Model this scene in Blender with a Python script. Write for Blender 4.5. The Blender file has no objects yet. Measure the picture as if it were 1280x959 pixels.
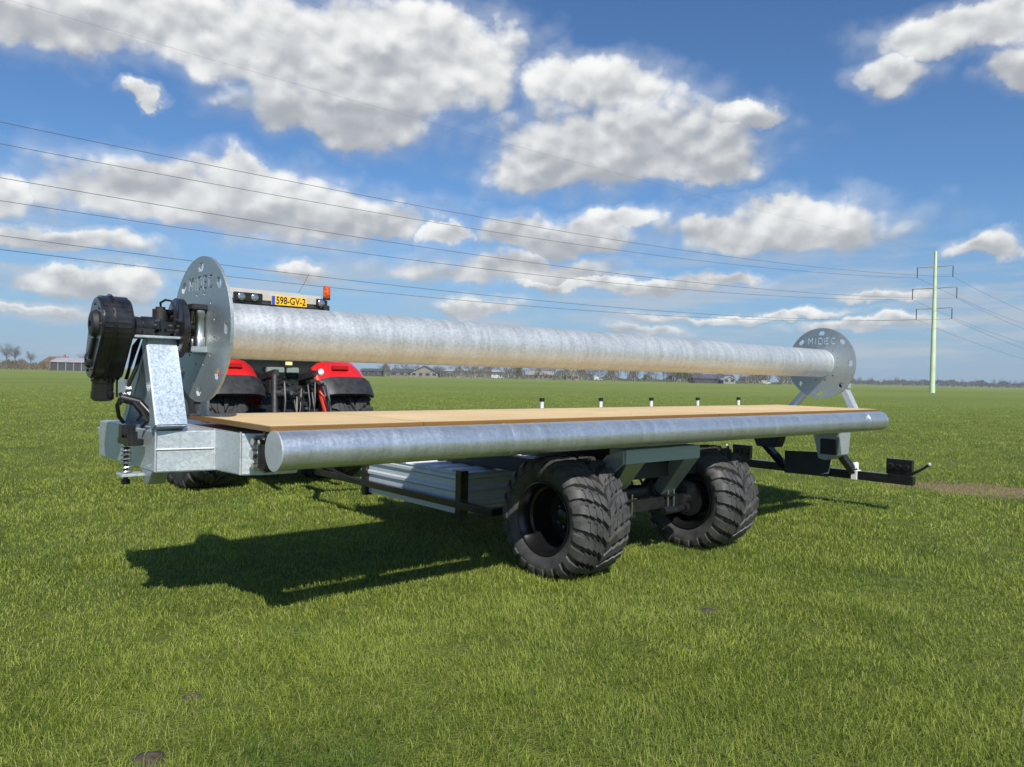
import bpy, bmesh, math, random
import numpy as np
from mathutils import Vector, Matrix

random.seed(7)
rng = np.random.default_rng(11)
R = math.radians
SC = bpy.context.scene
COL = SC.collection

# ------------------------------------------------------------------ camera
F, TH, PIT, ROL = 960.0, 0.8562, -0.0094, 0.0208
CAM = Vector((-1.7817, -5.1168, 1.62))
_fw = Vector((math.cos(TH)*math.cos(PIT), math.sin(TH)*math.cos(PIT), math.sin(PIT)))
_r0 = Vector((math.sin(TH), -math.cos(TH), 0)); _u0 = _r0.cross(_fw)
_r = _r0*math.cos(ROL)+_u0*math.sin(ROL); _u = -_r0*math.sin(ROL)+_u0*math.cos(ROL)
cd = bpy.data.cameras.new('camera'); cam = bpy.data.objects.new('camera', cd); COL.objects.link(cam)
cam.matrix_world = Matrix(((_r.x, _u.x, -_fw.x, CAM.x), (_r.y, _u.y, -_fw.y, CAM.y), (_r.z, _u.z, -_fw.z, CAM.z), (0, 0, 0, 1)))
cd.sensor_fit = 'HORIZONTAL'; cd.sensor_width = 36; cd.lens = F/1280*36
cd.clip_start = .05; cd.clip_end = 8000
SC.camera = cam

def ray(px, py):
    return (_fw + _r*((px-640)/F) + _u*((479.5-py)/F))
def gp(px, Z, z=0.0):
    """ground position seen at picture column px, Z metres in front of the camera"""
    d = ray(px, 472); p = CAM + d*Z
    return Vector((p.x, p.y, z))
def hitx(px, py, x):
    d = ray(px, py); return CAM + d*((x-CAM.x)/d.x)
def hity(px, py, y):
    d = ray(px, py); return CAM + d*((y-CAM.y)/d.y)
def azel(px, py):
    d = ray(px, py).normalized(); return math.atan2(d.y, d.x), math.asin(d.z)

# ------------------------------------------------------------------ light
SUNV = Vector((-.43, -.99, 1.0)).normalized()
EL = math.asin(SUNV.z)
sd = bpy.data.lights.new('sun', 'SUN'); sun = bpy.data.objects.new('sun', sd); COL.objects.link(sun)
sd.energy = 5.0; sd.angle = R(.53); sd.color = (1, .95, .87)
sun.rotation_euler = (-SUNV).to_track_quat('-Z', 'Y').to_euler()
sun.location = (0, -10, 30)
SC.view_settings.view_transform = 'Standard'; SC.view_settings.look = 'None'
SC.view_settings.gamma = 1; SC.view_settings.exposure = 0.27; SC.view_settings.use_curve_mapping = False

W = bpy.data.worlds.new('World'); SC.world = W; W.use_nodes = True
W.cycles.sampling_method = 'NONE'
NT = W.node_tree
for n in list(NT.nodes): NT.nodes.remove(n)
class G:
    """tiny node-graph helper"""
    def __init__(s, t): s.t = t
    def n(s, typ, ins=None, **kw):
        nd = s.t.nodes.new(typ)
        for k, v in kw.items(): setattr(nd, k, v)
        for k, v in (ins or {}).items():
            so = nd.inputs[k]
            if hasattr(v, 'links') or isinstance(v, bpy.types.NodeSocket): s.t.links.new(v, so)
            else: so.default_value = v
        return nd
    def m(s, op, a, b=None, c=None, clamp=False):
        i = {0: a}
        if b is not None: i[1] = b
        if c is not None: i[2] = c
        nd = s.n('ShaderNodeMath', i, operation=op); nd.use_clamp = clamp
        return nd.outputs[0]
    def v(s, op, a, b=None):
        i = {0: a}
        if b is not None: i[1] = b
        nd = s.n('ShaderNodeVectorMath', i, operation=op)
        return nd.outputs['Value'] if op in ('LENGTH', 'DOT_PRODUCT', 'DISTANCE') else nd.outputs['Vector']
    def ss(s, x, a, b, lo=0., hi=1.):
        nd = s.n('ShaderNodeMapRange', {0: x, 1: a, 2: b, 3: lo, 4: hi}, interpolation_type='SMOOTHSTEP')
        return nd.outputs[0]
    def mix(s, f, a, b):
        nd = s.n('ShaderNodeMix', data_type='RGBA')
        for k, v in ((0, f), (6, a), (7, b)):
            if isinstance(v, bpy.types.NodeSocket): s.t.links.new(v, nd.inputs[k])
            else: nd.inputs[k].default_value = v
        return nd.outputs[2]
    def noise(s, vec, scale, detail=4, rough=.5, dist=0., lac=2.):
        return s.n('ShaderNodeTexNoise', {'Vector': vec, 'Scale': scale, 'Detail': detail, 'Roughness': rough, 'Distortion': dist, 'Lacunarity': lac})
g = G(NT)
sky = g.n('ShaderNodeTexSky', sky_type='NISHITA', sun_disc=False)
sky.sun_elevation = EL; sky.sun_rotation = math.atan2(SUNV.x, SUNV.y); sky.air_density = 1.0; sky.dust_density = .7; sky.ozone_density = 2.2
SKY_K = .078
gen = g.n('ShaderNodeTexCoord').outputs['Generated']
sep = g.n('ShaderNodeSeparateXYZ', {0: gen})
az = g.m('ARCTAN2', sep.outputs[1], sep.outputs[0]); el = g.m('ARCSINE', sep.outputs[2])
ae = g.n('ShaderNodeCombineXYZ', {0: az, 1: el, 2: 0.}).outputs[0]
# stretch noise sideways towards the horizon, as clouds seen edge-on are
nz1 = g.noise(g.v('MULTIPLY', ae, (1, 1.45, 1)), 8, 8, .57, .2)
nz2 = g.noise(g.v('ADD', g.v('MULTIPLY', ae, (1, 1.45, 1)), (.010, .024, 0)), 8, 4, .54, .2)
def billow(off):
    v_ = g.v('ADD', g.v('MULTIPLY', ae, (1, 1.35, 1)), g.v('ADD', off, g.v('MULTIPLY', g.v('SUBTRACT', g.noise(ae, 26, 3, .6).outputs['Color'], (.5, .5, .5)), (.022, .022, 0))))
    a_ = g.n('ShaderNodeTexVoronoi', {'Vector': v_, 'Scale': 17., 'Smoothness': .35}, feature='SMOOTH_F1').outputs['Distance']
    b_ = g.n('ShaderNodeTexVoronoi', {'Vector': v_, 'Scale': 41., 'Smoothness': .3}, feature='SMOOTH_F1').outputs['Distance']
    return g.m('ADD', g.m('MULTIPLY', g.m('SUBTRACT', .42, a_), .62), g.m('MULTIPLY', g.m('SUBTRACT', .42, b_), .30))
bl1 = billow((0, 0, 0)); bl2 = billow((.006, .016, 0))
warpv = g.v('SUBTRACT', g.noise(ae, 11, 5, .58).outputs['Color'], (.5, .5, .5))
aew = g.v('ADD', ae, g.v('MULTIPLY', warpv, (.10, .075, 0)))
# each cloud is a list of billows (direction given by column, row of the picture it was measured in), half width, half height
CL = [[(60, 10, 210, 66), (290, 35, 270, 74), (480, 80, 185, 84), (430, 140, 120, 44), (560, 60, 110, 60)],
      [(180, 235, 165, 46), (340, 252, 205, 50), (300, 218, 80, 30), (470, 270, 80, 27)],
      [(70, 304, 120, 20)], [(100, 362, 115, 19), (165, 354, 40, 14)], [(365, 336, 38, 17)],
      [(745, 105, 112, 46), (765, 175, 185, 64), (860, 195, 100, 36), (700, 200, 90, 36)],
      [(970, 280, 160, 38), (985, 256, 80, 28), (900, 278, 70, 24)], [(942, 144, 46, 19)], [(1122, 94, 56, 29)], [(1205, 36, 125, 40), (1275, 82, 60, 34)],
      [(1226, 311, 52, 16)], [(682, 296, 108, 29), (775, 274, 52, 18)], [(640, 336, 145, 24), (560, 296, 45, 17)],
      [(590, 385, 75, 14)], [(760, 352, 180, 12)], [(905, 347, 50, 10)], [(1112, 372, 75, 10)], [(1085, 407, 100, 10)], [(800, 411, 48, 9)], [(10, 235, 45, 36)], [(40, 395, 95, 10)], [(180, 120, 34, 13)], [(930, 392, 130, 8)]]
mmax = None
elc = g.n('ShaderNodeSeparateXYZ', {0: aew}).outputs[1]
for cl_ in CL:
    bot = max(azel(c[0], c[1]+c[3])[1] for c in cl_[:1]); bot = min(azel(c[0], c[1]+c[3])[1] for c in cl_); topc = max(azel(c[0], c[1]-c[3])[1] for c in cl_)
    sh = g.m('MULTIPLY_ADD', elc, 2/(topc-bot), -(topc+bot)/(topc-bot))     # -1 at the base of the whole cloud, 1 at its top
    lc = None
    for (px, py, rx, ry) in cl_:
        a0, e0 = azel(px, py)
        ca = math.cos(a0-TH)
        sa = rx/F*ca*ca; se = ry/F*math.cos(e0)**2*ca
        d = g.v('MULTIPLY', g.v('SUBTRACT', aew, (a0, e0-se*.15, 0)), (1/sa, 1/se, 0))
        d = g.v('MAXIMUM', d, g.v('MULTIPLY', d, (-1, -1.25, 0)))
        l = g.v('LENGTH', d)
        if lc is None: lc = l
        else:
            nd = g.n('ShaderNodeMath', {0: lc, 1: l, 2: .35}, operation='SMOOTH_MIN'); lc = nd.outputs[0]
    if mmax is None: mmax, hh = lc, sh
    else:
        c = g.m('LESS_THAN', lc, mmax)
        hh = g.n('ShaderNodeMix', {0: c, 2: hh, 3: sh}, data_type='FLOAT').outputs[0]
        mmax = g.m('MINIMUM', lc, mmax)
field = g.m('SUBTRACT', 1.0, mmax)                                    # 1 in a core, 0 at its rim, negative outside
fld = g.m('ADD', g.m('MULTIPLY_ADD', g.m('SUBTRACT', nz1.outputs['Fac'], .5), 1.0, field), g.m('MULTIPLY_ADD', bl1, .60, .19))
dens = g.ss(fld, .0, .46)
thin = g.ss(fld, -.36, .35, 0, .32)
alpha = g.m('MAXIMUM', dens, thin)
# low veil of far clouds above the horizon
veil = g.noise(g.v('MULTIPLY', ae, (3.2, 26, 1)), 1.6, 5, .55)
veilm = g.m('MULTIPLY', g.ss(veil.outputs['Fac'], .42, .66), g.m('MULTIPLY', g.ss(el, .0, .04), g.ss(el, .21, .09)))
# light on the clouds: sun from high behind the viewer
relief = g.m('ADD', g.m('MULTIPLY', g.m('SUBTRACT', nz1.outputs['Fac'], nz2.outputs['Fac']), .8), g.m('MULTIPLY', g.m('SUBTRACT', bl1, bl2), .75))
lit = g.m('ADD', g.m('MULTIPLY', relief, 1.5), g.m('MULTIPLY_ADD', hh, .36, .52))
lit = g.m('SUBTRACT', lit, g.m('MULTIPLY', g.ss(fld, .45, 1.1), .16))
lit = g.ss(lit, .0, 1.05)
ccol = g.mix(lit, (.345, .365, .395, 1), (.82, .825, .81, 1))
skyc = g.mix(1.0, (0, 0, 0, 1), sky.outputs[0])
skys = g.v('MULTIPLY', sky.outputs[0], (SKY_K*.645, SKY_K*.94, SKY_K*1.24))
hz = g.ss(el, .24, -.02, 0, .72)
skys = g.mix(hz, skys, (.235, .350, .505, 1))
skys = g.mix(g.m('MULTIPLY', veilm, .72), skys, (.42, .46, .51, 1))
full = g.mix(g.m('MULTIPLY', alpha, g.ss(el, .0, .10, .55, .97)), skys, ccol)
bg = g.n('ShaderNodeBackground', {0: full, 1: 1.0})
out = g.n('ShaderNodeOutputWorld', {0: bg.outputs[0]})

# ------------------------------------------------------------------ materials
MAT = {}
def mat(name, col=(.5, .5, .5), rough=.5, metal=0., noise=None, spec=.5, coat=0., bump=None, emit=None):
    """noise = (scale, amount) colour variation; bump = (scale, strength)"""
    if name in MAT: return MAT[name]
    m = bpy.data.materials.new(name); m.use_nodes = True; t = m.node_tree; q = G(t)
    p = t.nodes['Principled BSDF']
    p.inputs['Base Color'].default_value = (*col, 1); p.inputs['Roughness'].default_value = rough; p.inputs['Metallic'].default_value = metal
    p.inputs['Specular IOR Level'].default_value = spec; p.inputs['Coat Weight'].default_value = coat
    oc = q.n('ShaderNodeTexCoord').outputs['Object']
    if noise:
        nf = q.noise(oc, noise[0], 5, .6).outputs['Fac']
        k = noise[1]
        c = q.mix(q.ss(nf, .3, .7), tuple(max(0, x*(1-k)) for x in col)+(1,), tuple(min(1, x*(1+k)) for x in col)+(1,))
        t.links.new(c, p.inputs['Base Color'])
        t.links.new(q.ss(nf, .3, .7, rough*.85, min(1, rough*1.15)), p.inputs['Roughness'])
    if bump:
        b = q.n('ShaderNodeBump', {'Strength': bump[1], 'Distance': .01, 'Height': q.noise(oc, bump[0], 4, .6).outputs['Fac']})
        t.links.new(b.outputs[0], p.inputs['Normal'])
    MAT[name] = m; return m

def zinc(name, col, rough, spangle=45, streak=0., blotch=.5, metal=.9, crystal=.35):
    # crystal spangle, cloudy bath marks and run-off streaks of the zinc
    m = bpy.data.materials.new(name); m.use_nodes = True; t = m.node_tree; q = G(t); p = t.nodes['Principled BSDF']
    oc = q.n('ShaderNodeTexCoord').outputs['Object']
    wv = q.v('ADD', oc, q.v('MULTIPLY', q.noise(oc, 30, 2).outputs['Color'], (.02, .02, .02)))
    vo = q.n('ShaderNodeTexVoronoi', {'Vector': wv, 'Scale': spangle})
    sp = q.n('ShaderNodeSeparateColor', {0: vo.outputs['Color']}).outputs[0]
    bl = q.noise(oc, 3.1, 6, .62, .4).outputs['Fac']
    bl2 = q.noise(q.v('MULTIPLY', oc, (9, 1.3, 1.3)), 2.2, 5, .6).outputs['Fac']
    f = q.m('ADD', q.m('MULTIPLY', q.m('SUBTRACT', sp, .5), crystal), q.m('MULTIPLY', q.m('SUBTRACT', bl, .5), blotch))
    f = q.m('ADD', f, q.m('MULTIPLY', q.m('SUBTRACT', bl2, .5), streak))
    f = q.m('ADD', f, .5, clamp=True)
    c = q.mix(f, tuple(x*.72 for x in col)+(1,), tuple(min(1, x*1.22) for x in col)+(1,))
    t.links.new(c, p.inputs['Base Color'])
    t.links.new(q.m('ADD', q.m('MULTIPLY', f, .26), rough-.13, clamp=True), p.inputs['Roughness'])
    p.inputs['Metallic'].default_value = metal
    b = q.n('ShaderNodeBump', {'Strength': .12, 'Distance': .004, 'Height': q.m('ADD', sp, q.m('MULTIPLY', bl, 2.5))})
    t.links.new(b.outputs[0], p.inputs['Normal'])
    MAT[name] = m; return m
ZN = zinc('galvanised_steel', (.60, .65, .68), .46, 75, .3, .6, .72, .32)
ZT = zinc('galvanised_drum', (.54, .57, .585), .50, 75, 1.0, .42, .60, .32)
ZP = zinc('galvanised_pipe', (.60, .645, .69), .38, 70, .9, .5, .82, .25)
ZD = zinc('galvanised_flange', (.42, .47, .48), .48, 70, .2, .5, .8, .25)
ZB = zinc('galvanised_sheet', (.60, .64, .67), .5, 70, .2, .35, .35, .25)
ZS = zinc('galvanised_post', (.44, .51, .57), .44, 95, .3, .4, .8, .42)
BLK = mat('black_paint', (.012, .012, .013), .32, coat=.3, noise=(14, .4))
BLKM = mat('black_matt_metal', (.018, .018, .019), .55, noise=(20, .4))
RUB = mat('tyre_rubber', (.056, .055, .053), .56, noise=(9, .35), bump=(90, .25))
RUBT = mat('tractor_rubber', (.030, .030, .030), .7, noise=(6, .4))
STEEL = mat('bright_steel', (.70, .70, .68), .28, 1.)
WHT = mat('white_plastic', (.72, .72, .69), .45, noise=(8, .06))
RED = mat('red_paint', (.56, .012, .012), .28, coat=.5, noise=(3, .08))
RED2 = mat('orange_red_paint', (.62, .05, .02), .35)
CREAM = mat('cream_roof_paint', (.43, .405, .36), .4, noise=(4, .06))
DARK = mat('dark_plastic', (.022, .023, .024), .5, noise=(10, .3))
YEL = mat('yellow_plate', (.85, .48, .02), .35)
INK = mat('black_ink', (.01, .01, .01), .5)
BLUE = mat('blue_plate_band', (.02, .08, .4), .4)
ORANGE = mat('orange_lens', (.55, .085, .008), .12, coat=.6, noise=(30, .5))
LENS = mat('lamp_lens', (.45, .45, .46), .10, .85)
REDL = mat('red_lens', (.35, .01, .012), .15)
GLS = mat('cab_glass', (.01, .013, .014), .05, spec=.8)
GREENG = mat('dark_grey_green_plate', (.030, .038, .034), .5, noise=(6, .3))
HOSE = mat('hose_rubber', (.012, .012, .012), .45)

def plywood():
    m = bpy.data.materials.new('plywood'); m.use_nodes = True; t = m.node_tree; q = G(t); p = t.nodes['Principled BSDF']
    ge = q.n('ShaderNodeNewGeometry'); pos = ge.outputs['Position']
    gr = q.noise(q.v('MULTIPLY', pos, (1.2, 26, 26)), 2.0, 6, .6, .6).outputs['Fac']
    bl = q.noise(pos, 1.4, 4, .5).outputs['Fac']
    f = q.m('ADD', q.m('MULTIPLY', gr, .7), q.m('MULTIPLY', bl, .5))
    top = q.mix(q.ss(f, .4, .85), (.56, .395, .185, 1), (.74, .555, .30, 1))
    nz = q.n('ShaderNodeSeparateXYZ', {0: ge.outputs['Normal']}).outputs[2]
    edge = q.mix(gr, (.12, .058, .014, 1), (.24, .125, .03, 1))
    sp_ = q.n('ShaderNodeSeparateXYZ', {0: pos}); row_ = q.m('FLOOR', q.m('DIVIDE', q.m('ADD', sp_.outputs[1], 5.), .165))
    wn = q.n('ShaderNodeTexWhiteNoise', {'W': row_}, noise_dimensions='1D').outputs['Value']
    fr_ = q.m('FRACT', q.m('DIVIDE', q.m('ADD', sp_.outputs[1], 5.), .165))
    seam = q.m('LESS_THAN', fr_, .03)
    top = q.mix(q.m('MULTIPLY', wn, .45), top, (.56, .39, .19, 1))
    top = q.mix(q.m('MULTIPLY', seam, .7), top, (.12, .07, .03, 1))
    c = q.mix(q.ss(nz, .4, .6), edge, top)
    t.links.new(c, p.inputs['Base Color']); p.inputs['Roughness'].default_value = .52
    return m
PLY = plywood()

# ------------------------------------------------------------------ object helpers
def tag(o, label=None, cat=None, group=None, kind=None):
    if label: o['label'] = label
    if cat: o['category'] = cat
    if group: o['group'] = group
    if kind: o['kind'] = kind
    return o
def empty(name, loc=(0, 0, 0), rz=0., parent=None):
    o = bpy.data.objects.new(name, None); COL.objects.link(o); o.location = loc; o.rotation_euler.z = rz
    o.empty_display_size = .2
    if parent: o.parent = parent
    return o
def worldloc(o):
    v = Vector((0, 0, 0))
    while o: v += o.location; o = o.parent
    return v
class MB:
    def __init__(s): s.b = bmesh.new()
    def _add(s, verts, faces, smooth=False):
        vs = [s.b.verts.new(v) for v in verts]
        fs = []
        for f in faces:
            try:
                nf = s.b.faces.new([vs[i] for i in f]); nf.smooth = smooth; fs.append(nf)
            except ValueError: pass
        return vs, fs
    def prism(s, pts, axis_vec, bevel=0., smooth=False):
        """closed outline (3-D points) swept along axis_vec"""
        n = len(pts); a = Vector(axis_vec)
        P = [Vector(p) for p in pts]; Q = [p+a for p in P]
        faces = [list(range(n))[::-1], list(range(n, 2*n))]+[[i, (i+1) % n, n+(i+1) % n, n+i] for i in range(n)]
        vs, fs = s._add(P+Q, faces)
        bmesh.ops.recalc_face_normals(s.b, faces=fs)
        if bevel:
            es = list({e for f in fs for e in f.edges})
            bmesh.ops.bevel(s.b, geom=es, offset=bevel, segments=2, affect='EDGES', clamp_overlap=True)
        return s
    def box(s, x0, x1, y0, y1, z0, z1, bevel=0.):
        return s.prism([(x0, y0, z0), (x1, y0, z0), (x1, y1, z0), (x0, y1, z0)], (0, 0, z1-z0), bevel)
    def beam(s, A, B, w, h, up=(0, 0, 1), bevel=0.):
        A, B = Vector(A), Vector(B); d = (B-A).normalized(); u = Vector(up)
        r = d.cross(u).normalized(); u = r.cross(d)
        return s.prism([A+r*w/2+u*h/2, A-r*w/2+u*h/2, A-r*w/2-u*h/2, A+r*w/2-u*h/2], B-A, bevel)
    def tube(s, pts, r, n=10, caps=True, smooth=True):
        P = [Vector(p) for p in pts]; rs = r if isinstance(r, (list, tuple)) else [r]*len(P)
        vs = []; fr = None
        for i, p in enumerate(P):
            t = (P[min(i+1, len(P)-1)]-P[max(i-1, 0)]).normalized()
            if fr is None:
                fr = t.cross(Vector((0, 0, 1)) if abs(t.z) < .9 else Vector((1, 0, 0))).normalized()
            fr = (fr-t*fr.dot(t)).normalized(); b = t.cross(fr)
            vs += [p+(fr*math.cos(2*math.pi*k/n)+b*math.sin(2*math.pi*k/n))*rs[i] for k in range(n)]
        F_ = []
        for i in range(len(P)-1):
            for k in range(n):
                F_.append([i*n+k, i*n+(k+1) % n, (i+1)*n+(k+1) % n, (i+1)*n+k])
        V, fs = s._add(vs, F_, smooth)
        if caps:
            for idx in (list(range(n))[::-1], list(range(len(vs)-n, len(vs)))):
                try: s.b.faces.new([V[i] for i in idx])
                except ValueError: pass
        return s
    def cyl(s, A, B, r, n=24, smooth=True): return s.tube([A, B], r, n, True, smooth)
    def lathe(s, prof, c=(0, 0, 0), axis='x', n=48, smooth=True, close=False):
        """prof = [(along, radius)...] about the axis"""
        c = Vector(c); vs = []
        for a_, r_ in prof:
            for k in range(n):
                t = 2*math.pi*k/n; u, v = r_*math.cos(t), r_*math.sin(t)
                vs.append(c+Vector({'x': (a_, u, v), 'y': (u, a_, v), 'z': (u, v, a_)}[axis]))
        m_ = len(prof); F_ = []
        for i in range(m_ if close else m_-1):
            j = (i+1) % m_
            for k in range(n): F_.append([i*n+k, i*n+(k+1) % n, j*n+(k+1) % n, j*n+k])
        V, fs = s._add(vs, F_, smooth)
        bmesh.ops.recalc_face_normals(s.b, faces=fs)
        return s
    def sphere(s, c, r, n=12, sq=(1, 1, 1)):
        prof = [(math.sin(math.pi*(i/(n//2))-math.pi/2), max(1e-3, math.cos(math.pi*(i/(n//2))-math.pi/2))) for i in range(n//2+1)]
        vs = []; c = Vector(c)
        for z, q in prof:
            for k in range(n): vs.append(c+Vector((q*math.cos(2*math.pi*k/n)*r*sq[0], q*math.sin(2*math.pi*k/n)*r*sq[1], z*r*sq[2])))
        F_ = [[i*n+k, i*n+(k+1) % n, (i+1)*n+(k+1) % n, (i+1)*n+k] for i in range(n//2) for k in range(n)]
        s._add(vs, F_, True); return s
    def quad(s, *p): s._add([Vector(q) for q in p], [list(range(len(p)))]); return s
    def build_each(s, name, m, parent=None):
        """one object for every loose piece"""
        s.b.verts.ensure_lookup_table(); seen = {}; k = 0
        for v in s.b.verts:
            if v in seen: continue
            st = [v]; seen[v] = k
            while st:
                q = st.pop()
                for e in q.link_edges:
                    w = e.other_vert(q)
                    if w not in seen: seen[w] = k; st.append(w)
            k += 1
        for i in range(k):
            mb = MB(); mp = {}
            for v in s.b.verts:
                if seen[v] == i: mp[v] = mb.b.verts.new(v.co)
            for f in s.b.faces:
                if f.verts[0] in mp:
                    nf = mb.b.faces.new([mp[v] for v in f.verts]); nf.smooth = f.smooth
            mb.build(name, m, parent)
        s.b.free()
    def build(s, name, m, parent=None, label=None):
        me = bpy.data.meshes.new(name); s.b.normal_update()
        if parent is not None:
            off = worldloc(parent)
            for v in s.b.verts: v.co -= off
        s.b.to_mesh(me); s.b.free()
        me.set_sharp_from_angle(angle=R(40))
        me.materials.append(m if m else BLK)
        o = bpy.data.objects.new(name, me); COL.objects.link(o)
        if parent is not None: o.parent = parent
        if label: o['label'] = label
        return o
def copy_tree(o, parent=None):
    c = o.copy(); COL.objects.link(c); c.parent = parent
    for ch in list(o.children): copy_tree(ch, c)
    return c
def np_mesh(name, V, faces3=None, quads=None, m=None, attr=None):
    me = bpy.data.meshes.new(name)
    loops = []; starts = []; tot = []; k = 0
    L = []
    if quads is not None and len(quads): L.append((np.asarray(quads), 4))
    if faces3 is not None and len(faces3): L.append((np.asarray(faces3), 3))
    nl = sum(a.size for a, _ in L); npoly = sum(len(a) for a, _ in L)
    me.vertices.add(len(V)); me.vertices.foreach_set('co', np.asarray(V, np.float32).ravel())
    me.loops.add(nl); me.polygons.add(npoly)
    li = np.concatenate([a.ravel() for a, _ in L]).astype(np.int32)
    me.loops.foreach_set('vertex_index', li)
    ls = []; o = 0
    for a, q in L:
        ls.append(o+np.arange(len(a))*q); o += a.size
    me.polygons.foreach_set('loop_start', np.concatenate(ls).astype(np.int32))
    me.update(calc_edges=True); me.validate()
    if attr is not None:
        at = me.attributes.new('tint', 'FLOAT', 'POINT'); at.data.foreach_set('value', np.asarray(attr, np.float32))
    if m: me.materials.append(m)
    return me

# ------------------------------------------------------------------ ground
def ground_mat():
    m = bpy.data.materials.new('meadow_ground'); m.use_nodes = True; t = m.node_tree; q = G(t); p = t.nodes['Principled BSDF']
    pos = q.n('ShaderNodeNewGeometry').outputs['Position']
    n1 = q.noise(pos, .35, 5, .6).outputs['Fac']; n2 = q.noise(pos, 6, 6, .65).outputs['Fac']
    n3 = q.noise(q.v('MULTIPLY', pos, (.012, .05, 1)), 1., 4, .55).outputs['Fac']
    n4 = q.noise(pos, 40, 3, .7).outputs['Fac']
    f = q.m('ADD', q.m('MULTIPLY', n1, .4), q.m('ADD', q.m('MULTIPLY', n2, .35), q.m('MULTIPLY', n4, .35)))
    near = q.mix(q.ss(f, .38, .72), (.060, .085, .014, 1), (.170, .205, .040, 1))
    far = q.mix(q.ss(q.m('ADD', q.m('MULTIPLY', n3, .75), q.m('MULTIPLY', n1, .25)), .35, .65), (.138, .184, .040, 1), (.182, .224, .054, 1))
    dist = q.v('DISTANCE', pos, (-1.8, -5.1, 0))
    c = q.mix(q.ss(dist, 14, 75), near, far)
    # bare soil / dead straw strip behind the light beam
    pc = (11.6, -.95, 0)
    dd = q.v('SUBTRACT', pos, pc)
    ax = q.v('DOT_PRODUCT', dd, (.40, -.917, 0)); ay = q.v('DOT_PRODUCT', dd, (.917, .40, 0))
    rr = q.m('SQRT', q.m('ADD', q.m('POWER', q.m('DIVIDE', ax, 1.3), 2.), q.m('POWER', q.m('DIVIDE', ay, .8), 2.)))
    rr = q.m('ADD', rr, q.m('MULTIPLY', q.m('SUBTRACT', q.noise(pos, 2.0, 5, .65).outputs['Fac'], .5), 2.4))
    soil = q.mix(q.ss(n4, .4, .65), (.16, .115, .06, 1), (.40, .30, .17, 1))
    c = q.mix(q.ss(rr, 1.1, .8), c, soil)
    t.links.new(c, p.inputs['Base Color']); p.inputs['Roughness'].default_value = .9; p.inputs['Specular IOR Level'].default_value = .15
    hb = q.m('ADD', n4, q.m('MULTIPLY', n2, 2.))
    b = q.n('ShaderNodeBump', {'Strength': .9, 'Distance': .05, 'Height': hb}); t.links.new(b.outputs[0], p.inputs['Normal'])
    return m
gm = MB()
S = 4000
xs = [-S, -400, -60, -12, -6, 0, 6, 12, 20, 40, 100, 400, 1000, S]
for i in range(len(xs)-1):
    for j in range(len(xs)-1):
        gm.quad((xs[i], xs[j], 0), (xs[i+1], xs[j], 0), (xs[i+1], xs[j+1], 0), (xs[i], xs[j+1], 0))
bmesh.ops.remove_doubles(gm.b, verts=gm.b.verts, dist=.001)
tag(gm.build('meadow_ground', ground_mat()), kind='structure')

def grass_mat():
    m = bpy.data.materials.new('grass_blade'); m.use_nodes = True; t = m.node_tree; q = G(t)
    p = t.nodes['Principled BSDF']; o = t.nodes['Material Output']
    pos = q.n('ShaderNodeNewGeometry').outputs['Position']
    at = q.n('ShaderNodeAttribute', attribute_name='tint').outputs['Fac']
    n1 = q.noise(pos, .55, 5, .6).outputs['Fac']; n2 = q.noise(pos, 3.2, 4, .6).outputs['Fac']
    f = q.m('ADD', q.m('MULTIPLY', at, .5), q.m('ADD', q.m('MULTIPLY', n1, .45), q.m('MULTIPLY', n2, .45)))
    c = q.mix(q.ss(f, .42, .98), (.112, .182, .018, 1), (.400, .462, .078, 1))
    c = q.mix(q.ss(q.noise(q.v('ADD', pos, (40, 3, 0)), .8, 4, .6).outputs['Fac'], .50, .72, 0, .75), c, (.098, .188, .036, 1))
    c = q.mix(q.ss(q.noise(q.v('ADD', pos, (7, 51, 0)), .45, 5, .62).outputs['Fac'], .48, .68, 0, .55), c, (.295, .365, .075, 1))
    ddp = q.v('SUBTRACT', pos, (11.6, -.95, 0)); axp = q.m('DIVIDE', q.v('DOT_PRODUCT', ddp, (.40, -.917, 0)), 1.4); ayp = q.m('DIVIDE', q.v('DOT_PRODUCT', ddp, (.917, .40, 0)), .9)
    inp = q.m('ADD', q.m('MULTIPLY', axp, axp), q.m('MULTIPLY', ayp, ayp))
    dry = q.m('ADD', q.m('GREATER_THAN', at, .91), q.m('MULTIPLY', q.m('LESS_THAN', inp, .9), q.m('GREATER_THAN', at, .35)), clamp=True)
    c = q.mix(q.m('MULTIPLY', dry, .8), c, (.36, .315, .14, 1))
    t.links.new(c, p.inputs['Base Color']); p.inputs['Roughness'].default_value = .5; p.inputs['Specular IOR Level'].default_value = .3
    tr = q.n('ShaderNodeBsdfTranslucent', {0: c}); mx = q.n('ShaderNodeMixShader', {0: .38, 1: p.outputs[0], 2: tr.outputs[0]})
    t.links.new(mx.outputs[0], o.inputs[0])
    return m

def vnoise(x, y, s, seed):
    r_ = np.random.default_rng(seed); T = r_.random((64, 64))
    u, v = x*s, y*s; iu, iv = np.floor(u).astype(int), np.floor(v).astype(int); fu, fv = u-iu, v-iv
    fu = fu*fu*(3-2*fu); fv = fv*fv*(3-2*fv)
    gv = lambda a, b: T[a % 64, b % 64]
    return (gv(iu, iv)*(1-fu)+gv(iu+1, iv)*fu)*(1-fv)+(gv(iu, iv+1)*(1-fu)+gv(iu+1, iv+1)*fu)*fv

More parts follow.
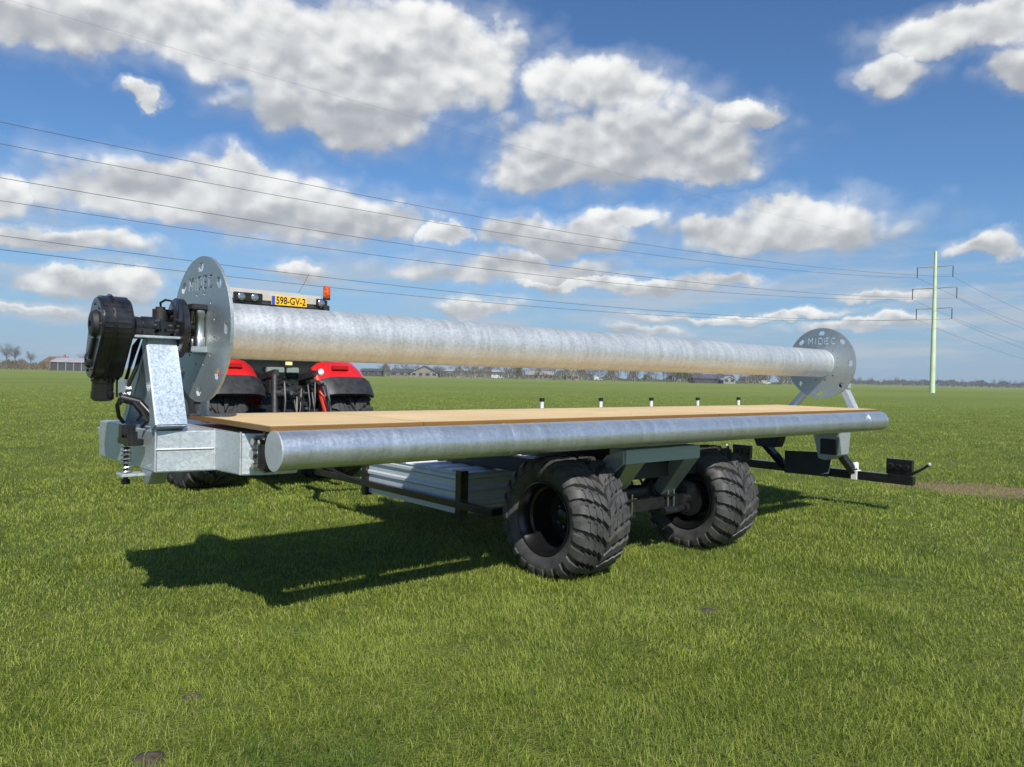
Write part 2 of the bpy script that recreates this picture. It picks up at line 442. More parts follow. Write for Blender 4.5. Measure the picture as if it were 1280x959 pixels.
def grass():
    # blades spread over the ground in front of the viewer, thinning smoothly with distance
    bands = [(2.4, 5), (5, 8), (8, 13), (13, 22), (22, 40), (40, 110)]
    den_at = lambda r: np.minimum(7600, 7600*(4.2/r)**1.85)*np.clip((110-r)/60, 0, 1)
    VV = []; QQ = []; TT = []; AA = []; base = 0
    half = math.atan(640/F)+R(4)
    for d0, d1 in bands:
        den = float(den_at(np.array(d0)))
        area = half*(d1*d1-d0*d0); n = int(area*den)
        rr = np.sqrt(rng.random(n)*(d1*d1-d0*d0)+d0*d0); aa = TH+(rng.random(n)*2-1)*half
        kp = rng.random(n) < den_at(rr)/den; rr = rr[kp]; aa = aa[kp]; n = len(rr)
        x = CAM.x+rr*np.cos(aa); y = CAM.y+rr*np.sin(aa)
        cl = vnoise(x, y, 7, 1)*.55+vnoise(x, y, 19, 2)*.45
        big = vnoise(x, y, 1.1, 3)
        bare = vnoise(x, y, 2.3, 9)
        # straw patch and small bare spots keep few blades
        ax = (x-11.6)*.40+(y+.95)*-.917; ay = (x-11.6)*.917+(y+.95)*.40
        inp = (ax/1.3)**2+(ay/.8)**2+(vnoise(x, y, 4, 5)-.5)*1.2
        keep = ~((inp < .85) & (rng.random(n) < .60)) & ~((cl < .22) & (rng.random(n) < .55)) & ~((bare*.6+vnoise(x, y, 6.3, 31)*.4 > .76) & (rng.random(n) < .72))
        for (sx, sy, sr) in SPOTS:
            keep &= ~(((x-sx)**2+(y-sy)**2 < sr*sr*(.6+.8*cl)) & (rng.random(n) < .9))
        x, y, rr, cl, big = x[keep], y[keep], rr[keep], cl[keep], big[keep]; n = len(x)
        clump = np.clip((vnoise(x, y, 2.7, 21)-.62)*3.2, 0, 1); h = (.016+.024*cl+.019*rng.random(n)+.022*clump)*(.62+.80*big)
        w = np.maximum(.0021, rr*.00058)*(.7+.7*rng.random(n))
        h *= np.clip(1-(rr-40)/120, .5, 1)
        tl = rng.random(n)
        ld = vnoise(x, y, 2.1, 7)*7+rng.normal(0, 1.7, n)
        lean = (.25+1.35*rng.random(n)**1.2)*h
        yaw = rng.random(n)*2*np.pi
        bx, by = np.cos(yaw)*w/2, np.sin(yaw)*w/2
        lx, ly = np.cos(ld)*lean, np.sin(ld)*lean
        z0 = np.full(n, -.004)
        if d0 < 13:
            v = np.stack([np.stack([x-bx, y-by, z0], 1), np.stack([x+bx, y+by, z0], 1),
                          np.stack([x+bx*.8+lx*.35, y+by*.8+ly*.35, h*.6], 1), np.stack([x-bx*.8+lx*.35, y-by*.8+ly*.35, h*.6], 1),
                          np.stack([x+lx, y+ly, h*(1-.42*(lean/h-.25).clip(0))], 1)], 1).reshape(-1, 3)
            i = base+np.arange(n)*5
            QQ.append(np.stack([i, i+1, i+2, i+3], 1)); TT.append(np.stack([i+3, i+2, i+4], 1)); AA.append(np.repeat(tl, 5)); base += 5*n
        else:
            v = np.stack([np.stack([x-bx, y-by, z0], 1), np.stack([x+bx, y+by, z0], 1), np.stack([x+lx*.7, y+ly*.7, h], 1)], 1).reshape(-1, 3)
            i = base+np.arange(n)*3
            TT.append(np.stack([i, i+1, i+2], 1)); AA.append(np.repeat(tl, 3)); base += 3*n
        VV.append(v)
    me = np_mesh('grass', np.concatenate(VV), np.concatenate(TT), np.concatenate(QQ), grass_mat(), np.concatenate(AA))
    o = bpy.data.objects.new('grass', me); COL.objects.link(o)
    return tag(o, 'short green meadow grass covering the field', 'grass', kind='stuff')
def gxy(px, py):
    d = ray(px, py); t = -CAM.z/d.z; p = CAM+d*t; return p.x, p.y
SPOTS = [(*gxy(186, 952), .09), (*gxy(240, 872), .06), (*gxy(165, 893), .08), (*gxy(885, 763), .10), (*gxy(790, 806), .12), (*gxy(545, 815), .07), (*gxy(200, 800), .08)]
grass()
# ------------------------------------------------------------------ roller trailer
RT = empty('roller_trailer', (3.75, -.6, 0))
tag(RT, 'long galvanised flatbed trailer with big steel drum above plywood deck and two fat tyres', 'trailer')
ZU, RU, LEN = 1.8835, .186, 8.18

# letters cut in the flanges: strokes with stencil gaps, unit cell 0..1 wide, 0..1.4 high
GLY = {'M': [((0, 0), (0, 1.4)), ((.12, 1.4), (.5, .55)), ((.5, .55), (.88, 1.4)), ((1, 0), (1, 1.4))],
       'I': [((.5, 0), (.5, 1.4))],
       'R': [((0, 0), (0, 1.4)), ((.2, 1.4), (.8, 1.4)), ((.9, 1.32), (.9, .82)), ((.8, .72), (.2, .72)), ((.45, .6), (.95, 0))],
       'E': [((0, 0), (0, 1.4)), ((.22, 1.4), (.9, 1.4)), ((.22, .72), (.75, .72)), ((.22, 0), (.9, 0))],
       'D': [((0, 0), (0, 1.4)), ((.2, 1.4), (.65, 1.4)), ((.65, 1.4), (.95, 1.05)), ((.95, .95), (.95, .45)), ((.95, .35), (.65, 0)), ((.65, 0), (.2, 0))],
       'C': [((.9, 1.25), (.6, 1.4)), ((.5, 1.4), (.2, 1.3)), ((.05, 1.15), (.05, .25)), ((.2, .1), (.5, 0)), ((.6, 0), (.9, .15))],
       'X': [((.0, 0), (.42, .62)), ((.58, .78), (1, 1.4)), ((0, 1.4), (.42, .78)), ((.58, .62), (1, 0))]}
def flange(x, thick, name, parent):
    m = MB(); n = 96; Rf = .475
    m.prism([(x, Rf*math.cos(2*math.pi*k/n), ZU+Rf*math.sin(2*math.pi*k/n)) for k in range(n)], (thick, 0, 0), .002)
    o = m.build(name, ZD, parent)
    c = MB(); x0 = x-.05; X = thick+.1
    for k in range(8):
        a = R(90+45*k); ce, se = math.cos(a), math.sin(a)
        pts = []
        for u, v in ((-.03, -.028), (.03, -.028), (.045, 0), (.03, .028), (-.03, .028), (-.045, 0)):
            pts.append((x0, (.405+v)*ce-u*se, ZU+(.405+v)*se+u*ce))
        c.prism(pts, (X, 0, 0))
    for k in range(12):
        a = R(15+30*k)
        c.prism([(x0, .235*math.cos(a)+.011*math.cos(t), ZU+.235*math.sin(a)+.011*math.sin(t)) for t in [2*math.pi*i/10 for i in range(10)]], (X, 0, 0))
    # word reads from outside the near end, so it runs towards -y
    gw, gap, st, zb = .062, .026, .0085, ZU+.262
    wid = {'I': .03}
    tot = sum(wid.get(ch, gw)+gap for ch in 'MIDEC')-gap; cur = -tot/2
    for ch in 'MIDEC':
        w = wid.get(ch, gw)
        for (a0, b0), (a1, b1) in GLY[ch]:
            P0 = Vector((0, -(cur+a0*w if ch != 'I' else cur+w/2), zb+b0*.055)); P1 = Vector((0, -(cur+a1*w if ch != 'I' else cur+w/2), zb+b1*.055))
            d = (P1-P0).normalized(); nrm = Vector((0, -d.z, d.y))*st
            P0 -= d*st*.6; P1 += d*st*.6
            c.prism([Vector((x0, 0, 0))+p for p in (P0+nrm, P0-nrm, P1-nrm, P1+nrm)], (X, 0, 0))
        cur += w+gap
    co = c.build('cutter', ZD, parent)
    md = o.modifiers.new('cut', 'BOOLEAN'); md.object = co; md.operation = 'DIFFERENCE'; md.solver = 'EXACT'; md.use_self = True
    dg = bpy.context.evaluated_depsgraph_get(); dg.update()
    me = bpy.data.meshes.new_from_object(o.evaluated_get(dg)); o.modifiers.clear(); o.data = me
    bpy.data.objects.remove(co, do_unlink=True)
    for p in me.polygons: p.use_smooth = False
    if x < 1:                                          # the near disc sits slightly out of square on its shaft
        for v in me.vertices: v.co.x += -.0225-.0474*(v.co.y+worldloc(o).y)
    return o
drum = MB().lathe([(.0, .05), (.0, RU), (LEN, RU), (LEN, .05)], (0, 0, ZU), 'x', 96).build('drum', ZT, RT)
flange(-.02, .02, 'flange', drum); flange(LEN, .02, 'flange', drum)
w_ = MB()
for x in (.006, 7.36, LEN-.004): w_.lathe([(x-.008, RU-.002), (x-.003, RU+.002), (x+.003, RU+.002), (x+.008, RU-.002)], (0, 0, ZU), 'x', 64)
w_.build_each('weld_seam', ZT, drum)
# drive end: housing, shaft, brake disc, gearbox, motor
h = MB(); h.box(-.135, -.022, -.125, .125, ZU+.115, ZU+.155, .008); h.build('housing_plate', BLKM, RT)
h = MB(); h.box(-.135, -.022, -.125, .125, ZU-.155, ZU-.115, .006); h.build('housing_plate', ZD, RT)
h = MB()
for y in (-.085, .05):
    h.lathe([(-.115, .012), (-.115, .036), (-.06, .036), (-.05, .03), (.07, .03), (.08, .036), (.115, .036), (.115, .012)], (-.075, y, ZU), 'z', 20)
h.build_each('guide_roller', STEEL, RT)
sh = MB().cyl((-.56, 0, ZU), (-.02, 0, ZU), .036, 24)
sh.lathe([(-.40, .03), (-.40, .062), (-.34, .062), (-.34, .03)], (0, 0, ZU), 'x', 24)
sh.build('drive_shaft', BLK, RT)
bd = MB().lathe([(-.205, .03), (-.205, .175), (-.199, .19), (-.165, .19), (-.158, .175), (-.158, .03)], (0, 0, ZU), 'x', 48)
for k in range(6):
    a = R(60*k+20); bd.cyl((-.222, .07*math.cos(a), ZU+.07*math.sin(a)), (-.2, .07*math.cos(a), ZU+.07*math.sin(a)), .012, 6, False)
bd.build('brake_disc', BLK, RT)
bb = MB().box(-.325, -.255, -.10, .10, 1.826, 1.85, .004).box(-.325, -.255, -.07, .07, 1.85, 1.93, .02)
bb.cyl((-.29, -.075, 1.82), (-.29, -.075, 1.875), .014, 6, False).cyl((-.29, .075, 1.82), (-.29, .075, 1.875), .014, 6, False)
bb.build('bearing_block', BLK, RT)
MB().box(-.47, -.16, -.13, .13, 1.808, 1.824, .003).build('bearing_plate', ZN, RT)
sv = MB().cyl((-.25, .13, 1.90), (-.25, .13, 2.005), .048, 20).cyl((-.25, .13, 2.005), (-.25, .13, 2.02), .03, 16)
sm_ = sv.build('sensor_motor', BLKM, RT)
MB().tube([(-.25, .12, 2.01), (-.26, .10, 2.045), (-.25, .03, 2.06), (-.235, -.04, 2.05), (-.22, -.06, 2.0), (-.215, -.05, 1.9)], .007, 8).build('cable', HOSE, sm_)
def gearbox():
    root = empty('gearbox', (0, 0, 0), 0, RT)
    root.location = Vector((-.6, 0, 1.88))-RT.location
    c0 = (0., ZU); c1 = (.14, 1.665); r0, r1 = .172, .122
    a = math.atan2(c1[1]-c0[1], c1[0]-c0[0])
    def outline(x, k):
        pts = []
        for i in range(19): t = a+math.pi/2+math.pi*i/18; pts.append((x, c0[0]+(r0+k)*math.cos(t), c0[1]+(r0+k)*math.sin(t)))
        for i in range(13): t = a-math.pi/2+math.pi*i/12; pts.append((x, c1[0]+(r1+k)*math.cos(t), c1[1]+(r1+k)*math.sin(t)))
        return pts
    m = MB(); m.prism(outline(-.655, 0), (.175, 0, 0), .035)
    m.prism(outline(-.590, .012), (.012, 0, 0), .003)
    m.build('gear_case', BLK, root)
    m = MB(); m.lathe([(-.685, .02), (-.685, .055), (-.68, .072), (-.655, .085), (-.655, .02)], (0, c0[0], c0[1]), 'x', 32)
    m.lathe([(-.675, .01), (-.675, .04), (-.655, .05)], (0, c1[0], c1[1]), 'x', 24)
    m.prism([(-.672, -.03, 1.80), (-.672, .03, 1.80), (-.672, .14, 1.69), (-.672, .09, 1.67)], (.02, 0, 0), .006)
    m.build('gear_cover', BLKM, root)
    m = MB()
    for p in outline(-.660, -.05)[::5]:
        m.cyl(p, (p[0]+.03, p[1], p[2]), .010, 6, False)
    m.build_each('bolt', DARK, root)
    m = MB().lathe([(-.50, .03), (-.50, .09), (-.46, .09), (-.44, .06), (-.40, .055), (-.40, .03)], (0, 0, ZU), 'x', 28)
    m.build('output_hub', BLK, root)
    mo = MB(); A = Vector((-.575, .15, 1.565)); 
    mo.tube([A+Vector((0, 0, 0)), A+Vector((0, .004, -.03)), A+Vector((0, .005, -.032)), A+Vector((0, .012, -.09)), A+Vector((0, .013, -.092)), A+Vector((0, .018, -.135)), A+Vector((0, .019, -.15))], [.068, .068, .062, .062, .066, .066, .05], 28)
    mo.build('hydraulic_motor', mat('gloss_black', (.012, .012, .014), .16, coat=.8), root)
    MB().box(-.51, -.44, .06, .12, 1.44, 1.55, .004).build('port_block', STEEL, root)
gearbox()
# A-frame of the drive end
m = MB(); m.beam((-.30, -.02, 1.806), (-.30, -.26, 1.262), .185, .10, (0, 1, .45), .008); m.build('post', ZS, RT)
m = MB(); m.beam((-.285, .03, 1.805), (-.285, .52, 1.262), .15, .08, (0, 1, .45), .008); m.build('post', ZS, RT)
MB().prism([(-.30, .0, 1.76), (-.30, .36, 1.30), (-.30, -.17, 1.30)], (.012, 0, 0)).build('gusset', ZD, RT)
m = MB().tube([(-.50, .03, 1.44), (-.40, -.0, 1.41)], .026, 16).tube([(-.40, 0, 1.41), (-.31, -.10, 1.28)], .020, 16)
m.build('torque_cylinder', BLK, RT)
m = MB()
for k in range(3):
    m.tube([(-.5, .05, 1.46-.03*k), (-.44, .22, 1.5-.02*k), (-.40, .25, 1.62), (-.40+.01*k, .16, 1.76), (-.36, .12+.02*k, 1.83)], .010, 8)
m.tube([(-.5, .0, 1.42), (-.42, .05, 1.40), (-.36, .1, 1.33), (-.33, .3, 1.28)], .012, 8)
m.build_each('hydraulic_hose', HOSE, RT)
for a_, b_, c_, d_ in (((-.46, .05, 1.50), (-.42, .02, 1.62), (-.38, .10, 1.70), (-.34, .12, 1.82)), ((-.47, .06, 1.47), (-.40, -.06, 1.36), (-.38, -.10, 1.30), (-.40, -.05, 1.262)), ((-.48, .08, 1.46), (-.46, .28, 1.38), (-.42, .40, 1.30), (-.38, .45, 1.26))):
    MB().tube([a_, b_, c_, d_], .013, 8).build('hydraulic_hose', HOSE, RT)
MB().cyl((-.475, .05, 1.49), (-.44, .05, 1.49), .022, 6, False).build('hose_fitting', STEEL, RT)
MB().cyl((-.475, .06, 1.455), (-.44, .04, 1.455), .020, 6, False).build('hose_fitting', STEEL, RT)
# end frame near the viewer's left (hollow welded box) and its fittings
EF = [(-.41, .95), (-.37, -.235), (-.04, -.295), (0, -.61), (.12, -.665), (.34, -.665), (.34, .95)]
ef = MB().prism([(x, y, .995) for x, y in EF], (0, 0, .25), .007).build('end_frame', ZN, RT)
m = MB()
for x, y in EF[1:5]: m.tube([(x-.003, y-.004, 1.0), (x-.003, y-.004, 1.255)], .006, 6)
m.tube([(-.374, -.24, 1.135), (-.05, -.299, 1.135)], .004, 6)
m.build_each('weld_seam', ZT, ef)
m = MB().tube([(-.47, .02, 1.21), (-.47, .02, 1.245)], .03, 14).tube([(-.47, .02, .93), (-.47, .02, 1.21)], .014, 10)
m.box(-.49, -.40, -.10, .14, 1.15, 1.19, .004).box(-.49, -.41, .04, .12, 1.19, 1.27, .004).cyl((-.46, -.075, 1.155), (-.46, -.075, 1.235), .03, 16)
m.tube([(-.47, .02, .905), (-.47, .02, .935)], .026, 6, True, False)
m.build('locking_pin', BLK, RT)
hx = MB(); hx.tube([(-.47+.026*math.cos(t*.5), .02+.026*math.sin(t*.5), .965+.0021*t) for t in range(0, 88)], .006, 6); hx.build('coil_spring', STEEL, RT)
MB().box(-.51, -.375, -.05, .085, .955, .972, .003).build('pin_plate', ZT, RT)
MB().prism([(-.40, .93, 1.17), (-.40, 1.05, 1.19), (-.40, .93, 1.04), (-.40, .96, 1.12)], (.012, 0, 0)).build('hook', ZT, RT)
MB().prism([(-.38, -.20, .995), (-.38, .02, .995), (-.38, -.05, .92), (-.38, -.12, .91)], (.10, 0, 0), .004).build('underside_bracket', ZD, RT)
m = MB().box(.05, .07, .12, .24, 1.26, 1.5, .003); m.tube([(.0, .2, 1.475), (.09, .17, 1.475)], .028, 14); m.build('stop_bracket', ZT, RT)
# hinge between frame and pipe
m = MB().box(.055, .13, -.83, -.667, 1.03, 1.235, .008); m.lathe([(1.06, .001), (1.06, .062), (1.20, .062), (1.20, .001)], (.07, -.84, 0), 'z', 20)
m.box(.06, .16, -1.02, -.83, 1.08, 1.18, .01)
hg = m.build('hinge', BLK, RT)
m = MB().cyl((.0, -.765, 1.135), (.055, -.765, 1.135), .030, 16).cyl((.02, -.73, 1.205), (.055, -.73, 1.205), .022, 6, False).cyl((.02, -.735, 1.06), (.055, -.735, 1.06), .022, 6, False)
m.cyl((.03, -.80, 1.205), (.055, -.80, 1.205), .018, 6, False).cyl((.03, -.80, 1.065), (.055, -.80, 1.065), .018, 6, False)
m.build_each('hinge_bolt', STEEL, hg)
# lower pipe
YL, ZL, RL = -1.134, 1.187, .1084
pipe = MB().lathe([(-.02, RL), (7.40, RL), (7.432, RL-.02), (7.445, RL-.045), (7.45, .001)], (0, YL, ZL), 'x', 72).build('edge_pipe', ZP, RT)
m = MB()
for x in (1.62, 6.95): m.lathe([(x-.006, RL-.002), (x-.003, RL+.0022), (x+.003, RL+.0022), (x+.006, RL-.002)], (0, YL, ZL), 'x', 48)
m.build_each('weld_seam', ZP, pipe)
MB().lathe([(-.028, .001), (-.028, RL+.003), (-.0195, RL+.003), (-.0195, .001)], (0, YL, ZL), 'x', 48).build('end_cap', ZT, pipe)
# deck
m = MB()
m.box(0, 1.02, -1.03, .35, 1.28, 1.315, .003).box(1.023, 4.3, -1.03, .35, 1.28, 1.315, .003).box(4.303, 7.62, -1.03, .35, 1.28, 1.315, .003)
m.build_each('deck_board', PLY, RT)
m = MB()
for y in (-.62, .16): m.box(.345, 7.6, y-.06, y+.06, 1.05, 1.255, .006)
m.build_each('deck_beam', ZN, RT)
m = MB()
for i in range(7): x = .9+i*1.05; m.box(x-.05, x+.05, -1.0, .27, 1.14, 1.267, .004)
m.build_each('crossmember', ZN, RT)
for px in (677.5, 751, 814, 872, 923):
    p = hity(px, 505, 1.03)
    s_ = MB().cyl((p.x, 1.03, 1.16), (p.x, 1.03, 1.352), .021, 14).build('stake', WHT, RT)
    MB().cyl((p.x, 1.03, 1.353), (p.x, 1.03, 1.388), .028, 14).build('stake_cap', INK, s_)
    MB().box(p.x-.02, p.x+.02, .20, 1.06, 1.135, 1.16).build('stake_bracket', ZN, s_)
# far end: struts and frame
m = MB().beam((8.27, -.30, 1.53), (8.27, -.44, 1.245), .12, .08, (0, 1, .4), .005); m.build('strut', ZT, RT)
m = MB().beam((8.27, .20, 1.55), (8.27, .48, 1.245), .12, .07, (0, 1, -.4), .005); m.build('strut', ZT, RT)
m = MB().box(8.23, 8.31, -.36, -.28, 1.55, 1.62, .004).box(8.23, 8.31, .16, .30, 1.56, 1.60, .004).box(8.22, 8.30, -.06, .06, 1.56, 1.92, .01); m.build_each('bearing_carrier', ZN, RT)
MB().prism([(8.27, -.27, 1.55), (8.27, .25, 1.55), (8.27, .05, 1.92), (8.27, -.06, 1.92)], (.015, 0, 0)).build('gusset', ZD, RT)
MB().box(7.64, 8.36, -.52, .62, 1.02, 1.25, .008).build('end_frame', ZN, RT)
m = MB().prism([(7.78, -.12, .965), (7.78, -.48, .985), (7.78, -.46, .70), (7.78, -.30, .62), (7.78, -.20, .64)], (.30, 0, 0), .006); m.build('arm_mount', ZN, RT)
MB().box(7.745, 7.775, -.44, -.24, .70, .90, .004).build('mount_cavity_shade', BLK, RT)  # black slab stands in for the shade inside the mount's open cavity
MB().box(7.80, 8.1, -.44, -.16, .98, 1.02).build('mount_spacer', ZN, RT)
m = MB().prism([(7.82, .34, 1.02), (7.82, .86, 1.02), (7.82, .72, .72), (7.82, .45, .72)], (.22, 0, 0), .006); m.build_each('arm_mount', BLKM, RT)
# rear light beam
lb = empty('light_beam', Vector((8.3, 0, .42))-RT.location, 0, RT)
MB().box(8.25, 8.35, -1.19, 1.42, .36, .472, .008).build('crossbar', BLK, lb)
MB().beam((7.92, .76, .86), (8.29, .55, .42), .09, .09, (1, 0, 1), .006).build('arm', BLK, lb)
MB().beam((7.92, -.30, .86), (8.29, -.44, .44), .09, .09, (1, 0, 1), .006).build('arm', BLK, lb)
MB().box(8.235, 8.365, -.50, -.42, .355, .48, .004).box(8.24, 8.36, -.47, -.43, .48, .58, .01).build('clamp', WHT, lb)
m = MB().prism([(8.22, .52, .655), (8.22, -.16, .685), (8.22, -.12, .355), (8.22, .52, .345)], (.02, 0, 0), .003); m.build('number_plate_board', GREENG, lb)
MB().prism([(8.215, -.02, .38), (8.215, -.12, .42), (8.215, -.16, .56), (8.215, -.13, .40)], (.004, 0, 0)).build('tape', WHT, lb)
def lightbox(y0, y1, ytip):
    r_ = empty('rear_light', Vector((8.3, (y0+y1)/2, .54))-RT.location-lb.location, 0, lb)
    m = MB().box(8.26, 8.34, y0, y1, .475, .675, .008)
    yc, hw = (y0+y1)/2, (y1-y0)/2
    for k in (-.6, 0, .6):
        for zz in (.575,): m.lathe([(8.235, .010), (8.235, .036), (8.26, .042)], (0, yc+k*hw, zz), 'x', 14)
    m.build('lamp_housing', BLK, r_)
    MB().box(8.341, 8.356, y0+.01, y1-.01, .485, .665, .004).build('lens', REDL, r_)
    s_ = 1 if ytip > yc else -1
    MB().tube([(8.30, yc+s_*hw*.9, .50), (8.30, yc+s_*(hw+.07), .55), (8.30, ytip, .63)], .020, 10).build('marker_arm', BLK, r_)
    MB().sphere((8.30, ytip+s_*.015, .64), .026, 12, (1, .8, 1)).build('marker_lamp', mat('dull_marker_lens', (.38, .37, .36), .3), r_)
lightbox(-1.17, -.86, -1.35); lightbox(1.10, 1.39, 1.50)

# wheels
def tyre_mesh(Rt, Wt, rr, lugs, hl, mb):
    """agricultural flotation tyre about the x axis, centred on the origin"""
    hw = Wt/2; Rc = Rt-hl
    side = [(hw*.80, rr), (hw*.93, rr+.035), (hw*1.0, rr+.085), (hw*1.0, Rc-.075), (hw*.975, Rc-.045), (hw*.90, Rc-.016), (hw*.55, Rc-.003), (0, Rc)]
    prof = [(-x, r) for x, r in side]+[(x, r) for x, r in side[::-1][1:]]
    mb.lathe([(x, r) for x, r in prof], (0, 0, 0), 'x', 72)
    path = side[::-1][0:5]                                  # centre -> shoulder
    P = [Vector((x, r)) for x, r in path]
    cum = [0]
    for i in range(1, len(P)): cum.append(cum[-1]+(P[i]-P[i-1]).length)
    def at(s_, lift):
        d = s_*cum[-1]
        for i in range(1, len(P)):
            if d <= cum[i] or i == len(P)-1:
                k = (d-cum[i-1])/(cum[i]-cum[i-1]); p = P[i-1].lerp(P[i], k); t = (P[i]-P[i-1]).normalized(); break
        nrm = Vector((-t.y, t.x)) if True else None
        if nrm.y < 0: nrm = -nrm
        if nrm.x < 0: nrm.x = -nrm.x
        return p+nrm*lift
    pitch = 2*math.pi/lugs
    segs = [(.02, .235, .0), (.255, .44, .25), (.46, .64, .46), (.655, 1.0, .65)]
    for sd_ in (1, -1):
        for k in range(lugs):
            a0 = k*pitch+(pitch/2 if sd_ < 0 else 0)
            for s0, s1, st in segs:
                wd0 = (.66 if s1 < .99 else .60)*pitch; n = 3
                vs = []
                for i in range(n+1):
                    s_ = s0+(s1-s0)*i/n
                    ac = a0-pitch*1.65*(1-(1-s_)**1.6) + pitch*(.20*(st > .1)+.18*(st > .4)+.12*(st > .6))
                    for lift, tap in ((-.006, 1.12), (hl, .88)):
                        p = at(s_, lift*(1 if s_ < .8 or lift < 0 else 1-.65*(s_-.8)/.2))
                        for e in (-.5, .5):
                            a_ = ac+e*wd0*tap
                            vs.append(Vector((sd_*p.x, p.y*math.cos(a_), p.y*math.sin(a_))))
                Fc = []
                for i in range(n):
                    b = i*4; c = b+4
                    Fc += [[b+2, b+3, c+3, c+2], [b, b+2, c+2, c], [b+1, c+1, c+3, b+3]]
                Fc += [[0, 1, 3, 2], [n*4, n*4+2, n*4+3, n*4+1]]
                V, fs = mb._add(vs, Fc)
                bmesh.ops.recalc_face_normals(mb.b, faces=fs)
    return mb
RIMB = mat('black_rim_paint', (.007, .007, .0075), .28, spec=.5)
def wheel(cx, cy, cz, outward, parent, Rt=.505, Wt=.58, rr=.285, lugs=24, rubber=RUB, rimm=RIMB, hl=.035, name='wheel', phase=0.):
    o = empty(name, Vector((cx, cy, cz))-worldloc(parent), 0, parent)
    m = tyre_mesh(Rt, Wt, rr, lugs, hl, MB())
    bmesh.ops.rotate(m.b, verts=m.b.verts, cent=(0, 0, 0), matrix=Matrix.Rotation(phase, 3, 'X'))
    bmesh.ops.translate(m.b, verts=m.b.verts, vec=(cx, cy, cz)); m.build('tyre', rubber, o)
    s_ = outward; hw = Wt/2
    prof = [(hw*.80, rr-.004), (hw*.86, rr+.012), (hw*.89, rr+.014), (hw*.90, rr+.004), (hw*.84, rr-.014), (hw*.55, rr-.03), (hw*.5, rr-.05), (hw*.1, rr-.052), (-hw*.20, rr-.056), (-hw*.24, .17), (-hw*.16, .14), (-hw*.16, .075), (hw*.18, .07), (hw*.21, .055), (hw*.21, .002)]
    m = MB().lathe([(s_*x, r) for x, r in prof], (cx, cy, cz), 'x', 56)
    back = [(-hw*.42, rr-.065), (-hw*.6, rr-.05), (-hw*.84, rr-.014), (-hw*.90, rr+.004), (-hw*.86, rr+.013), (-hw*.80, rr-.004)]
    m.lathe([(s_*x, r) for x, r in back], (cx, cy, cz), 'x', 56)
    ri = m.build('rim', rimm, o)
    m = MB()
    for k in range(10):
        a = 2*math.pi*k/10; y, z = cy+.105*math.cos(a), cz+.105*math.sin(a)
        m.cyl((cx-s_*hw*.17, y, z), (cx-s_*hw*.06, y, z), .013, 6, False)
    m.build_each('wheel_nut', STEEL, ri)
    m = MB().lathe([(s_*-hw*.45, .06), (s_*-hw*.46, .17), (s_*-hw*.75, .17), (s_*-hw*.80, .05)], (cx, cy, cz), 'x', 32); m.build('brake_drum', BLK, o)
    return o
WY, WZ = -.62, .475
wheel(2.73, WY, WZ, -1, RT, phase=.1)
wheel(4.62, WY, WZ, 1, RT, phase=.3)
m = MB().cyl((2.9, WY, WZ), (4.5, WY, WZ), .055, 20).box(3.05, 4.3, WY-.055, WY+.055, WZ-.055, WZ+.055, .006)
m.build('axle', BLK, RT)
# galvanised axle bracket hanging below the deck on the near side
m = MB().box(3.035, 4.06, -1.0, -.82, .917, 1.035, .006); br = m.build('axle_bracket', ZD, RT)
MB().prism([(3.034, -.99, 1.03), (3.034, -.80, .975), (3.034, -.62, .80), (3.034, -.66, .66), (3.034, -.99, .92)], (-.012, 0, 0), .003).build('end_plate', ZN, br)
MB().prism([(3.06, -.99, .916), (3.30, -.99, .916), (3.45, -.66, .64), (3.27, -.66, .64)], (0, .10, .06), .004).build('bracket_leg', ZD, br)
MB().prism([(3.84, -.99, .916), (4.055, -.99, .916), (4.13, -.66, .55), (3.94, -.66, .55)], (0, .10, .06), .004).build('bracket_leg', ZD, br)
m = MB()
for x0 in (3.4, 4.0):
    for dx in (0, .09):
        m.tube([(x0+dx, WY-.075, WZ+.12), (x0+dx, WY-.075, WZ-.08), (x0+dx, WY+.075, WZ-.08), (x0+dx, WY+.075, WZ+.12)], .010, 8)
m.build_each('u_bolt', STEEL, RT)
m = MB().box(3.37, 3.52, WY-.09, WY+.09, WZ+.056, WZ+.08, .003).box(3.97, 4.12, WY-.09, WY+.09, WZ+.056, WZ+.08, .003).box(3.37, 3.52, WY-.10, WY+.09, WZ-.085, WZ-.06, .003).box(3.97, 4.12, WY-.10, WY+.09, WZ-.085, WZ-.06, .003)
m.cyl((3.88, WY-.12, WZ-.06), (4.20, WY-.12, WZ-.06), .032, 14)
m.cyl((4.16, WY-.12, WZ-.06), (4.22, WY-.12, WZ-.06), .05, 14)
m.build_each('axle_clamp', BLK, RT)
m = MB()
for i in range(7):
    x = 3.3+.14*i; m.tube([(x, WY+.15, WZ+.35), (x+.05, WY+.05, WZ+.2), (x+.02, WY-.02, WZ+.08), (x+.12, WY+.02, WZ+.06)], .011, 7)
m.cyl((3.35, WY+.02, WZ+.12), (3.75, WY+.02, WZ+.12), .06, 16).cyl((3.85, WY+.1, WZ+.1), (4.0, WY+.1, WZ+.22), .05, 14)
m.build_each('brake_hose', HOSE, RT)
